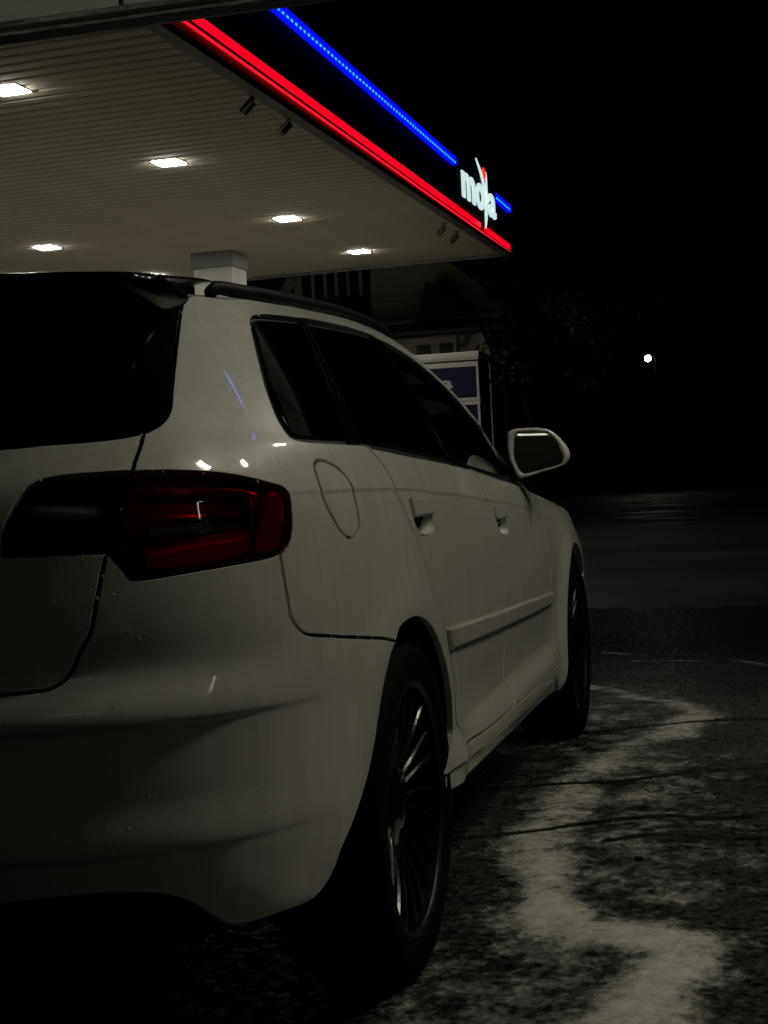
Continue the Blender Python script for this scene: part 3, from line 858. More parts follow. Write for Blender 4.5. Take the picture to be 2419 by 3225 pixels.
            bit('brake_light', loop([(.59, .858)] + LAMP_LOW[1:4], LAMP_LOW[3:6], LAMP_LOW[5:9] + [(.59, .826)], [(.59, .826), (.59, .858)], step=.006), M['lamp_red'], -.009)
            bit('reflector', loop(LAMP_REFL + LAMP_REFL[:1], step=.005), M['reflector'], -.005)
    # --- dark inner shell so that the gaps read dark
    def shell():
        ts = np.arange(0.0, TF + .01, .03)
        zs = np.arange(.16, 1.345, .03)
        V, idx = [], {}
        T_, Z_ = np.meshgrid(ts, zs, indexing='ij')
        p = np.stack([T_.ravel(), Z_.ravel()], 1)
        P3 = F(p[:, 0], p[:, 1]) - NRM(p[:, 0], p[:, 1]) * .024
        nz = len(zs)
        f = []
        cen = []
        quads = []
        for i in range(len(ts) - 1):
            for j in range(nz - 1):
                quads.append((i * nz + j, (i + 1) * nz + j, (i + 1) * nz + j + 1, i * nz + j + 1))
        quads = np.array(quads)
        c2 = p[quads].mean(1)
        c3 = P3[quads].mean(1)
        keep = np.ones(len(quads), bool)
        for lp in (outer, inner):
            s = lp.mean(0) + (lp - lp.mean(0)) * 1.25
            keep &= ~inside(c2, s)
        s = dlo.mean(0) + (dlo - dlo.mean(0)) * 1.02
        keep &= ~inside(c2, s)
        for hl in (hr, hf):
            s = hl.mean(0) + (hl - hl.mean(0)) * 1.7
            keep &= ~inside(c2, s)
        for hy in (0.0, 2.53):
            keep &= np.hypot(c3[:, 1] - hy, c3[:, 2] - HUBZ) > .40
        keep &= ~((c2[:, 0] > 2.98) & (c2[:, 1] > .93))
        top = np.interp(c2[:, 0], [p_[0] for p_ in ([(0, 1.30), (.6, 1.28)] + DTOP + RAIL)], [p_[1] for p_ in ([(0, 1.30), (.6, 1.28)] + DTOP + RAIL)])
        keep &= c2[:, 1] < top - .03
        keep &= c2[:, 1] > np.interp(c2[:, 0], [0, .6, .68, .9, 1.5, 3.3, 3.5], [.36, .36, .29, .31, .31, .27, .25])
        q = [tuple(a) for a in quads[keep]]
        both = np.vstack([P3, P3 * np.array([-1, 1, 1])])
        n = len(P3)
        q2 = q + [tuple(n + k for k in a[::-1]) for a in q]
        me = mesh_of('inner_shell', both, q2, smooth=True)
        link('inner_shell', me, M['shell'], car)
    shell()
    # --- wheel housings and floor
    for sx in (1, -1):
        for hy in (0.0, 2.53):
            V, f = [], []
            th = np.linspace(-.25, PI + .25, 40)
            for x in (.50, .80):
                for a in th:
                    V.append((sx * x, hy + .385 * math.cos(a), HUBZ + .385 * math.sin(a)))
            n = len(th)
            for i in range(n - 1):
                f.append((i, i + 1, n + i + 1, n + i))
            f.append(tuple(range(n)))
            link('wheel_housing', mesh_of('wheel_housing', V, f, smooth=False), M['shell'], car)
    floor = MB()
    floor.box(-.70, .70, .36, 2.16, .205, .235)
    floor.box(-.49, .49, -.62, 3.2, .206, .30)
    floor.build('underbody', M['shell'], car)
    link_exhaust = MB()
    link_exhaust.tube([(-.30, -.70, .275), (-.30, -.4, .285), (-.22, .2, .26)], .03, 12)
    link_exhaust.build('exhaust', M['disc'], car, smooth=True)
    # --- roof and windscreen
    def edge_pts(k0, k1, n):
        pts = curve(DTOP[1:] + RAIL)
        return pts
    e = curve([DTOP[1], DTOP[2], DTOP[3]] + RAIL[1:], .02)
    E3 = F(e[:, 0], e[:, 1])
    nu = 25
    us = np.linspace(-1, 1, nu)
    def span(rows, bow0, bow1, crown0, crown1, back=0.0):
        V = []
        m = len(rows)
        for i, p in enumerate(rows):
            s = i / max(1, m - 1)
            for u in us:
                c = (1 - u * u)
                V.append((p[0] * u, p[1] + (bow0 + (bow1 - bow0) * s) * c, p[2] + (crown0 + (crown1 - crown0) * s) * (1 - abs(u) ** 2.6)))
        f = [(i * nu + k, i * nu + k + 1, (i + 1) * nu + k + 1, (i + 1) * nu + k) for i in range(m - 1) for k in range(nu - 1)]
        return V, f
    cut = int(np.argmin(np.abs(E3[:, 1] - 1.02)))
    V, f = span(E3[:cut + 1] - np.array([.004, 0, 0]), -.05, .16, .035, .055)
    link('roof', mesh_of('roof', V, f, smooth=True), W, car)
    V, f = span(E3[cut:] - np.array([.012, 0, 0]), .17, .42, .053, .03)
    link('windscreen', mesh_of('windscreen', V, f, smooth=True), M['front_glass'], car)
    h = curve([(3.06, .935), (3.33, .902), (3.6, .876), (3.92, .838), (4.2, .79), (4.45, .745), (4.7, .715), (5.0, .70)], .03)
    H3 = F(h[:, 0], h[:, 1])
    V, f = span(H3 - np.array([.003, 0, 0]), .30, .12, .05, .01)
    link('bonnet', mesh_of('bonnet', V, f, smooth=True), W, car)
    # --- roof spoiler, gloss black
    o = curve([(0, -.622), (.25, -.62), (.42, -.615), (.53, -.605), (.575, -.59), (.598, -.56), (.602, -.52), (.594, -.46), (.584, -.39), (.577, -.325)], .02)
    o = np.vstack([o[::-1] * np.array([-1, 1]), o[1:]])
    V = []
    lay = []
    for x, y in o:
        zt_ = 1.283 + .022 * (1 - (x / .6) ** 2)
        s = min(1, max(0, (y + .62) / .3))
        lay.append([(x * .97, min(y + .30, -.20), zt_ + .035), (x * .99, y + .06 * (1 - s), zt_ + .010), (x, y, zt_), (x * 1.0, y + .004, zt_ - .010), (x * .985, y + .02, zt_ - .030), (x * .95, y + .09 + .02 * s, zt_ - .045)])
    n = len(o); k = len(lay[0])
    V = [p for l in lay for p in l]
    f = [(i * k + j, i * k + j + 1, (i + 1) * k + j + 1, (i + 1) * k + j) for i in range(n - 1) for j in range(k - 1)]
    link('roof_spoiler', mesh_of('roof_spoiler', V, f, smooth=True), M['gloss_black'], car)
    # --- roof rails
    rp = curve([(.880, 1.291), (.94, 1.296)] + RAIL[1:7] + [(2.46, 1.33)], .03)
    R3 = on_skin(rp, .010) + np.array([-.012, 0, .006])
    n = len(R3)
    rad = [.011 if 2 < i < n - 3 else .007 for i in range(n)]
    for sx in (1, -1):
        mb = MB()
        pth = [tuple(p * np.array([sx, 1, 1])) for p in R3]
        pth[0] = tuple(np.array(pth[0]) - np.array([0, 0, .012]))
        pth[-1] = tuple(np.array(pth[-1]) - np.array([0, 0, .014]))
        mb.tube(pth, [r * 1.2 for r in rad], 10, rz=.0135)
        rl = mb.build('roof_rail', M['rail'], car, smooth=True)
    # --- door mirrors
    mo, mi = np.array(MIRROR_OUT), np.array(MIRROR_IN)
    def close(p, k=90):
        c = curve(list(map(tuple, p)) + [tuple(p[0])], .004)
        s = np.concatenate([[0], np.cumsum(np.linalg.norm(np.diff(c, axis=0), axis=1))])
        u = np.linspace(0, s[-1], k, endpoint=False)
        return np.stack([np.interp(u, s, c[:, 0]), np.interp(u, s, c[:, 1])], 1)
    def align(a, b):
        best = min(range(len(b)), key=lambda r: np.sum((np.roll(b, -r, 0) - a) ** 2))
        return np.roll(b, -best, 0)
    A = close(mo); B = align(A, close(mi))
    if area(A) < 0:
        A, B = A[::-1], B[::-1]
    cA = A.mean(0); cB = B.mean(0)
    tilt = lambda p: .16 * (p[:, 0] - .89)      # glass turned a little to the driver
    rings = []
    def ring(p, y):
        return np.stack([p[:, 0], 1.62 + y + tilt(p), p[:, 1]], 1)
    rings.append(ring(cB + (B - cB) * 1.0, .022))
    rings.append(ring(cB + (B - cB) * 1.005, .004))
    rings.append(ring(A * .25 + B * .75, -.001))
    rings.append(ring(A * .7 + B * .3, -.001))
    rings.append(ring(A, .006))
    for s, y in ((1.01, .02), (.99, .045), (.93, .075), (.82, .10), (.62, .12), (.35, .132), (.1, .136)):
        rings.append(ring(cA + (A - cA) * s, y))
    n = len(A)
    V = np.vstack(rings)
    f = []
    for k in range(len(rings) - 1):
        for i in range(n):
            j = (i + 1) % n
            f.append((k * n + i, k * n + j, (k + 1) * n + j, (k + 1) * n + i))
    f.append(tuple((len(rings) - 1) * n + i for i in range(n)))
    gs = np.linspace(.0, .975, 10)[1:]
    def dome(p):
        q = ring(p, .010)
        q[:, 1] += ((p[:, 0] - cB[0]) ** 2 + (p[:, 1] - cB[1]) ** 2) / 2.2 + .085 * (p[:, 1] - cB[1])
        return q
    GV = np.vstack([dome(cB[None])] + [dome(cB + (B - cB) * s) for s in gs])
    GF = [(0, 1 + (i + 1) % n, 1 + i) for i in range(n)]
    for k in range(len(gs) - 1):
        for i in range(n):
            j = (i + 1) % n
            GF.append((1 + k * n + i, 1 + k * n + j, 1 + (k + 1) * n + j, 1 + (k + 1) * n + i))
    for sx in (1, -1):
        s3 = np.array([sx, 1, 1])
        mh = link('door_mirror', mesh_of('door_mirror', V * s3, [q[::-1] if sx > 0 else q for q in f], smooth=True), W, car)
        link('mirror_seal', mesh_of('mirror_seal', ring(cB + (B - cB) * .999, .0215) * s3, [tuple(range(n))[::-1] if sx > 0 else tuple(range(n))]), K, mh)
        link('mirror_glass', mesh_of('mirror_glass', GV * s3, [q if sx > 0 else q[::-1] for q in GF], smooth=True), M['mirror'], mh)
        ft = MB()
        ft.prism([(.795, .985), (.835, .985), (.86, .955), (.862, .942), (.83, .936), (.795, .925)], 1, 1.64, 1.74)
        ft.v = [(x * sx, y, z) for x, y, z in ft.v]
        ft.build('mirror_foot', K, mh, bevel=.006)
        link('mirror_sail', mesh_of('mirror_sail', np.array([on_skin(np.array(p), .004) for p in ((2.90, .985), (2.99, .925), (2.985, 1.0), (2.955, 1.045), (2.92, 1.03))]) * s3, [(0, 1, 2, 3, 4) if sx > 0 else (4, 3, 2, 1, 0)]), K, mh)
    # --- cabin seen through the front windows
    for sx in (1, -1):
        for y, nm in ((.95, 'front_seat'), (.12, 'rear_seat')):
            mb = MB()
            x0 = sx * .37
            mb.prism([(y, .45), (y + .10, .45), (y - .06, 1.02), (y - .15, 1.02)], 0, x0 - .23, x0 + .23)
            s = mb.build(nm, M['seat'], car, bevel=.03)
            hd = MB().prism([(y - .17, 1.05), (y - .08, 1.05), (y - .09, 1.21), (y - .16, 1.21)], 0, x0 - .12, x0 + .12)
            hd.build('headrest', M['seat'], s, bevel=.03)
    MB().prism([(1.55, .70), (2.05, .70), (2.0, .90), (1.72, .935), (1.58, .90)], 0, -.70, .70).build('dashboard', M['seat'], car, bevel=.02)
    wv = MB()
    wv.tube([(-.37 + .18 * math.cos(a), 1.42 - .07 * math.sin(a), .93 + .17 * math.sin(a)) for a in np.linspace(0, 2 * PI, 33)], .014, 8)
    wv.build('steering_wheel', M['seat'], car, smooth=True)
    # --- wheels
    rim_prof = [(-.09, .19), (-.06, .205), (.02, .21), (.05, .218), (.072, .226), (.082, .236), (.092, .243), (.095, .240), (.094, .234), (.086, .229), (.075, .222), (.05, .214), (.0, .205), (-.08, .19)]
    tyre_prof = [(-.07, .235), (-.10, .25), (-.112, .275), (-.108, .298), (-.095, .312), (-.07, .3165), (.0, .317), (.07, .3165), (.088, .313), (.098, .302), (.1025, .285), (.1025, .27), (.1005, .255), (.096, .244), (.088, .236)]
    rim_me = lathe_mesh('wheel', rim_prof, 96)
    tyre_me = lathe_mesh('tyre', tyre_prof, 120)
    lip_me = lathe_mesh('rim_lip', [(.080, .2285), (.0885, .2305), (.0955, .2345), (.0975, .2395), (.0945, .2440), (.088, .2450)], 96)
    lip_me.materials.append(M['rim_lip'])
    hub_me = lathe_mesh('hub_cap', [(.02, .085), (.052, .08), (.060, .07), (.062, .042), (.068, .038), (.070, .0005)], 48)
    disc_me = lathe_mesh('brake_disc', [(-.03, .06), (-.03, .15), (-.012, .15), (-.012, .06)], 48)
    bolt_me = lathe_mesh('wheel_bolt', [(.050, .009), (.060, .009), (.062, .0005)], 10)
    for me, mt in ((rim_me, 'rim_barrel'), (tyre_me, 'tyre'), (hub_me, 'rim'), (disc_me, 'disc'), (bolt_me, 'rim')):
        me.materials.append(M[mt])
    # one thin curved spoke, pointing up
    V, f = [], []
    ns = 12
    for i in range(ns):
        s = i / (ns - 1)
        r = .055 + (.2375 - .055) * s
        lat = .022 * s * s - .006 * math.sin(s * PI)
        xo = .052 + .034 * s ** 1.5 + .010 * math.sin(s * PI)
        w = .0048 - .0014 * s + .003 * (1 - s) ** 4
        d = .024 - .008 * s
        for (dx, dy) in ((-d, -w * .8), (-d * .25, -w), (0, -w * .45), (0, w * .45), (-d * .25, w), (-d, w * .8)):
            V.append((xo + dx, lat + dy, r))
    for i in range(ns - 1):
        for k in range(6):
            j = (k + 1) % 6
            f.append((i * 6 + k, (i + 1) * 6 + k, (i + 1) * 6 + j, i * 6 + j))
    spoke_me = mesh_of('spoke', V, f, smooth=False)
    spoke_me.materials.append(M['spoke'])
    for sx in (1, -1):
        for wy, wx in ((0.0, .768), (2.578, .779)):
            w = link('wheel', rim_me, None, car)
            w.location = (sx * wx, wy, HUBZ)
            w.rotation_euler = (.35 if sx > 0 else .1, 0, 0 if sx > 0 else PI)
            for nm, me in (('tyre', tyre_me), ('rim_lip', lip_me), ('hub_cap', hub_me), ('brake_disc', disc_me)):
                link(nm, me, None, w)
            for k in range(20):
                s = link('spoke', spoke_me, None, w)
                s.rotation_euler = (2 * PI * k / 20 + (.012 if k % 2 else -.012), 0, 0)
            for k in range(5):
                b = link('wheel_bolt', bolt_me, None, w)
                a = 2 * PI * k / 5
                b.location = (0, .056 * math.sin(a), .056 * math.cos(a))
    # --- water beads on the paint and glass
    V, f = [], []
    def bead(p, n, r, h, stretch):
        k = len(V)
        n = Vector(n); a = n.cross(Vector((0, 0, 1)))
        if a.length < .1:
            a = Vector((1, 0, 0))
        a.normalize(); b = a.cross(n)
        p = Vector(p)
        V.append(tuple(p + n * h))
        for rr, hh in ((.62, .74), (1.0, 0.0)):
            for q in range(7):
                t = 2 * PI * q / 7
                V.append(tuple(p + a * math.cos(t) * r * rr + b * math.sin(t) * r * rr * stretch + n * (h * hh - .0002)))
        for q in range(7):
            w = (q + 1) % 7
            f.append((k, k + 1 + q, k + 1 + w))
            f.append((k + 1 + q, k + 8 + q, k + 8 + w, k + 1 + w))
    zones = [((.35, 1.05), (.30, 1.0), 950), ((.8, 2.9), (.55, 1.0), 700), ((.62, 1.1), (.95, 1.27), 160), ((.9, 2.4), (1.02, 1.28), 22), ((.40, .83), (.83, .96), 60)]
    allh = [quarter, rear_door, front_door, np.array([p for p in rear_b if p[0] >= 0]), np.array([p for p in gh])]
    for (t0, t1), (z0, z1), cnt in zones:
        p = np.stack([rng.uniform(t0, t1, cnt), rng.uniform(z0, z1, cnt)], 1)
        ok = np.zeros(cnt, bool)
        for lp in allh + [outer]:
            ok |= inside(p, lp)
        p = p[ok]
        P3 = F(p[:, 0], p[:, 1]); N3 = NRM(p[:, 0], p[:, 1])
        for a, b in zip(P3, N3):
            r = float(rng.lognormal(math.log(.0012), .36))
            bead(a, b, min(r, .003), r * .36, float(rng.choice([1.0, 1.1, 1.3, 1.9], p=[.5, .25, .15, .1])))
    o = link('water_drops', mesh_of('water_drops', V, f, smooth=True), M['droplet'], car)
    tag(o, kind='stuff')

# ---------------------------------------------------------------- ground
def build_ground():
    g = link('ground', mesh_of('ground', [(-600, -200, 0), (600, -200, 0), (600, 1200, 0), (-600, 1200, 0)], [(0, 1, 2, 3)]), M['asphalt'])
    tag(g, 'dark damp asphalt yard', kind='structure')
    # wash-bay slab: its far edge wavers a little
    xs = np.linspace(-5.5, 6.5, 481)
    jag = np.convolve(rng.normal(0, 1, len(xs)), np.ones(5) / 5, 'same') * .16
    edge = [(x, 7.42 + .12 * math.sin(x * 1.7) + .06 * math.sin(x * 4.1) + j) for x, j in zip(xs, jag)]
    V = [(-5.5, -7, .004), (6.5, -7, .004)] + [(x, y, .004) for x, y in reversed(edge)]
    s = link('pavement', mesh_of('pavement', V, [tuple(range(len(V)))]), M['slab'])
    tag(s, 'rough wet concrete of the wash bay', kind='structure')
    fc = link('bounce_forecourt', mesh_of('bounce_forecourt', [(-19, 5.5, .0045), (-6.0, 5.5, .0045), (-3.4, 10.0, .0045), (-2.9, 22.0, .0045), (-19, 23.0, .0045)], [(0, 1, 2, 3, 4)]), M['bounce_forecourt'])  # unseen sheet added to bounce downlight up onto the soffit
    tag(fc, 'unseen pale concrete added under the filling-station canopy to bounce light', kind='structure')
    # cracks across the slab
    cracks = []
    for pts, w in (([(.60, 1.60), (.75, 1.633), (.913, 1.681), (1.07, 1.713), (1.193, 1.792), (1.35, 1.889), (1.6, 1.93)], .010),
                   ([(.60, .99), (.739, 1.017), (.931, 1.095), (1.061, 1.195), (1.254, 1.275), (1.34, 1.241), (1.5, 1.30)], .008),
                   ([(1.104, .99), (1.238, 1.063), (1.399, 1.037), (1.6, 1.06)], .006),
                   ([(.80, 2.50), (.915, 2.579), (1.174, 2.726), (1.364, 2.81), (1.7, 2.86)], .012)):
        c = curve(pts, .012)
        cracks.append(c)
        w *= 1.9
        d = rng.normal(0, 1, len(c))
        d = np.convolve(d, [.25, .5, .25], 'same') * .006
        ww = w * (.35 + .65 * np.abs(np.convolve(rng.normal(0, 1, len(c)), np.ones(5) / 5, 'same')) * 1.6)
        ww[0] = ww[-1] = .0005
        V = [(x, y + e - k / 2, .0082) for (x, y), e, k in zip(c, d, ww)] + [(x, y + e + k / 2, .0082) for (x, y), e, k in zip(c, d, ww)]
        n = len(c)
        link('crack', mesh_of('crack', V, [(i, i + 1, n + i + 1, n + i) for i in range(n - 1)]), M['crack'], s)
    # a pebble
    mb = MB().prism([(1.193, .800), (1.214, .797), (1.220, .812), (1.207, .822), (1.195, .816)], 2, .004, .018)
    st = mb.build('pebble', M['crack'], None, bevel=.006)
    tag(st, 'small dark pebble lying on the foam-streaked concrete', 'pebble')
    # soap foam
    spine = [(.75, 3.75, .05, .8), (.85, 3.63, .06, .85), (1.03, 3.33, .05, .8), (1.15, 3.24, .06, .7), (1.27, 3.0, .09, .8), (1.25, 2.86, .10, 1.0), (1.22, 2.52, .09, .95), (1.07, 2.34, .09, .75),
             (.98, 1.86, .09, .78), (.955, 1.55, .10, .85), (.95, 1.2, .09, .85), (.945, 1.0, .095, 1.05), (1.0, .68, .07, 1.2), (1.04, .47, .06, 1.2), (1.06, .30, .10, 1.2), (1.15, .24, .10, 1.25),
             (1.25, .21, .10, 1.2), (1.34, .17, .08, 1.2), (1.35, .08, .075, 1.15), (1.31, -.02, .085, 1.15), (1.27, -.12, .09, 1.2), (1.25, -.3, .10, 1.2), (1.22, -.6, .12, 1.1)]
    nx, ny = 96, 620
    gx, gy = np.meshgrid(np.linspace(.70, 1.75, nx), np.linspace(-.8, 5.3, ny), indexing='ij')
    cov = np.zeros_like(gx)
    for (x0, y0, r0, d0), (x1, y1, r1, d1) in zip(spine[:-1], spine[1:]):
        dx, dy = x1 - x0, y1 - y0
        t = np.clip(((gx - x0) * dx + (gy - y0) * dy) / (dx * dx + dy * dy), 0, 1)
        d = np.hypot(gx - x0 - dx * t, gy - y0 - dy * t) / (r0 + (r1 - r0) * t)
        cov = np.maximum(cov, (d0 + (d1 - d0) * t) * np.exp(-(d / 1.18) ** 2 * .9))
    for line in ([(.60, 5.05, .03, .62), (.82, 4.86, .03, .7), (.97, 4.78, .02, .6)], [(.90, 4.58, .03, .6), (1.10, 4.56, .035, .75), (1.30, 4.50, .02, .6)], [(1.36, 4.58, .02, .55), (1.56, 4.30, .025, .62), (1.7, 4.2, .02, .6)]):
        for (x0, y0, r0, d0), (x1, y1, r1, d1) in zip(line[:-1], line[1:]):
            dx, dy = x1 - x0, y1 - y0
            t = np.clip(((gx - x0) * dx + (gy - y0) * dy) / (dx * dx + dy * dy), 0, 1)
            d = np.hypot(gx - x0 - dx * t, gy - y0 - dy * t) / (r0 + (r1 - r0) * t)
            cov = np.maximum(cov, (d0 + (d1 - d0) * t) * np.exp(-d * d))
    # thin film left over the whole lane
    lane = .46 * np.exp(-((gx - (1.08 + .10 * np.sin(gy * 1.4))) / .30) ** 2) * np.exp(-np.clip(gy - 3.2, 0, None) ** 2 * 1.5)
    cov = np.maximum(cov, lane)
    for c in cracks:
        yc = np.interp(gx, c[:, 0], c[:, 1], left=99, right=99)
        cov = cov - 1.1 * np.exp(-((gy - yc) / .016) ** 2)
    z = .0086 + .006 * np.clip(cov - .5, 0, 1)
    V = np.stack([gx.ravel(), gy.ravel(), z.ravel()], 1)
    f = [(i * ny + j, (i + 1) * ny + j, (i + 1) * ny + j + 1, i * ny + j + 1) for i in range(nx - 1) for j in range(ny - 1)]
    me = mesh_of('soap_foam', V, f, smooth=True)
    at = me.attributes.new('cover', 'FLOAT', 'POINT')
    at.data.foreach_set('value', cov.ravel().astype(np.float32))
    o = link('soap_foam', me, M['foam'])
    tag(o, 'pale soap foam drifting in an S over the wet concrete', 'foam', kind='stuff')
    # faint painted line and kerb far off
    k = MB().box(-9.0, 30, 30.3, 30.5, .0, .012)
    tag(k.build('road_line', principled('worn_line', (.04, .037, .032), .8)), 'worn pale line across the far road', kind='structure')
    for (x0, y0), (x1, y1) in (((-4.3, 34.5), (-4.6, 47.5)), ((-3.6, 34.5), (-4.2, 47.5))):
        w = .09
        me = mesh_of('road_joint', [(x0 - w, y0, .005), (x0 + w, y0, .005), (x1 + w, y1, .005), (x1 - w, y1, .005)], [(0, 1, 2, 3)])
        link('road_joint', me, M['crack'], g)

# ---------------------------------------------------------------- filling-station canopy
ROT = -math.atan2(.63, 13.64)
CZ = 4.8
def build_canopy():
    root = empty('station_canopy', (-2.385, 22.15, CZ), ROT)
    tag(root, 'filling-station canopy with white slatted soffit and red and blue light bands', 'canopy')
    DX, DY = -15.0, -17.5
    # slats run across the canopy; each one a part
    pitch = .205
    n = int((-DY - .12) / pitch)
    mb = MB()
    w = pitch
    prof = [(-w * .47, .028), (-w * .42, .008), (-w * .32, .0), (w * .32, .0), (w * .42, .008), (w * .47, .028), (w * .47, .034), (-w * .47, .034)]
    mb.prism(prof, 0, DX + .08, -.10)
    slat = mesh_of('slat', mb.v, mb.f)
    slat.materials.append(M['slat'])
    for i in range(n):
        o = link('slat', slat, None, root)
        o.location = (0, -.06 - pitch * (i + .5), .0)
    MB().box(DX, -.05, DY, -.04, .036, .06).build('soffit_backing', M['soffit_back'], root)
    # edge trim and fascia; the bands follow the fall of the fascia
    def fall(mb, s):
        mb.v = [(x, y, z + s * -y) for x, y, z in mb.v]
        return mb
    tr = MB()
    tr.box(-.10, .035, DY, .0, -.045, .02)
    tr.box(DX, -.10, -.07, .0, -.045, .02)
    tr.build('edge_trim', M['trim_grey'], root)
    fs = MB()
    fs.box(-.05, .0, DY, .0, .02, .80)
    fall(fs, .0138)
    fs.v = [(x, y, .02 if z < .4 else z) for x, y, z in fs.v]
    fs.build('fascia', M['fascia'], root)
    MB().box(DX, -.051, -.05, .0, .02, .80).build('end_fascia', M['fascia'], root)
    MB().box(DX, -.06, DY, -.06, .60, .64).build('canopy_roof', M['soffit_back'], root)
    fb = MB().box(.0005, .012, DY, -.01, .022, .050)
    fall(fb, .0085)
    fb.v = [(x, y, .022 if z < .03 + .0085 * -y - .004 else z) for x, y, z in fb.v]
    fb.build('red_band_base', M['fascia_red'], root)
    # red lower band: main lamp with a thin bright lower edge
    for a, b in ((DY, -2.22), (-1.90, -.02)):
        fall(MB().box(.012, .040, a, b, .066, .150), .0093).build('red_light_band', M['red_led'], root, bevel=.012)
    fall(MB().box(.014, .040, DY, -.02, .018, .030), .0080).build('red_light_edge', M['red_edge'], root)
    # blue upper band with diodes
    for a, b in ((DY, -3.72), (-1.22, .04)):
        fall(MB().box(.002, .075, a, b, .700, .815), .0138).build('blue_light_band', M['blue_led'], root, bevel=.008)
        d = MB()
        y = a + .06
        while y < b - .12:
            d.box(.075, .080, y, y + .045, .712, .734)
            y += .125
        tag(fall(d, .0138).build('diode_row', M['blue_dot'], root), kind='stuff')
    # pillar with collar
    p = MB().box(-4.52, -3.86, -3.03, -2.41, -CZ, -.25)
    pil = p.build('pillar', M['pillar'], root, bevel=.012)
    MB().box(-4.55, -3.83, -3.06, -2.38, -.25, .0).build('collar', M['collar'], pil, bevel=.012)
    # square downlights in the soffit
    spots = [(-5.06, 9.74, 'large downlight cut by the left edge of the picture, nearest in the canopy soffit'),
             (-4.88, 13.17, 'bright square downlight above the white car roof, second along the fascia row'),
             (-4.75, 17.19, 'square downlight right of the canopy pillar top, third along the fascia row'),
             (-4.60, 20.54, 'small farthest downlight of the row beside the red light band'),
             (-8.70, 17.59, 'square downlight left of the canopy pillar, above the black rear window'),
             (-8.48, 21.03, 'low downlight just above the black roof spoiler')]
    for x, y, lab in spots:
        e = empty('downlight', (x, y, CZ), ROT)
        tag(e, lab, 'downlight', 'square downlights set in the canopy soffit')
        MB().box(-.165, .165, -.165, .165, -.006, .001).build('frame', M['down_frame'], e)
        MB().box(-.145, .145, -.145, .145, -.0125, -.0065).build('diffuser', M['down'], e)
    # cameras on short arms by the edge
    cams = [((-3.05, 10.88), (-.95, -.1), 'grey surveillance camera nearest the viewer under the canopy edge'),
            ((-2.99, 11.85), (-.7, -.7), 'grey surveillance camera second from the viewer under the canopy edge'),
            ((-2.78, 18.70), (-.95, -.1), 'small surveillance camera below the lit sign, left of its pair'),
            ((-2.75, 19.50), (-.8, -.6), 'small surveillance camera below the lit sign, right of its pair')]
    for (x, y), (ax, ay), lab in cams:
        e = empty('surveillance_camera', (x, y, CZ), math.atan2(ay, ax))
        tag(e, lab, 'camera', 'surveillance cameras under the canopy edge')
        MB().tube([(0, 0, .001), (0, 0, -.014)], .038, 16).build('base', M['cctv'], e)
        MB().tube([(0, 0, -.014), (.0, 0, -.055), (.014, 0, -.078)], .012, 10).build('arm', M['cctv'], e, smooth=True)
        bo = MB().tube([(-.008, 0, -.07), (.095, 0, -.173)], .031, 16).build('camera_body', M['cctv'], e)
        MB().prism([(.010, -.024), (.135, -.149), (.141, -.143), (.016, -.018)], 1, -.033, .033).build('sun_shield', M['cctv'], bo)
        MB().tube([(.095, 0, -.173), (.098, 0, -.176)], .025, 16).build('lens', M['window_dark'], bo)

def text_mesh(txt, size, name, depth=.02):
    cu = bpy.data.curves.new(name, 'FONT')
    cu.body = txt
    cu.size = size
    cu.extrude = depth
    cu.offset = size * .028
    cu.resolution_u = 6
    o = bpy.data.objects.new(name, cu)
    C.objects.link(o)
    dg = bpy.context.evaluated_depsgraph_get()
    me = bpy.data.meshes.new_from_object(o.evaluated_get(dg))
    bpy.data.objects.remove(o)
    bpy.data.curves.remove(cu)
    return me

def fit_text(txt, x0, x1, z0, z1, name, mat, parent, depth=.02):
    """letter mesh fitted to a box in its own x (width) and y (height)"""
    me = text_mesh(txt, 1.0, name, depth)
    v = np.array([p.co[:] for p in me.vertices])
    lo, hi = v.min(0), v.max(0)
    v[:, 0] = x0 + (v[:, 0] - lo[0]) / (hi[0] - lo[0]) * (x1 - x0)
    v[:, 1] = z0 + (v[:, 1] - lo[1]) / (hi[1] - lo[1]) * (z1 - z0)
    for p, c in zip(me.vertices, v):
        p.co = c
    me.materials.clear()
    me.materials.append(mat)
    return link(name, me, None, parent)

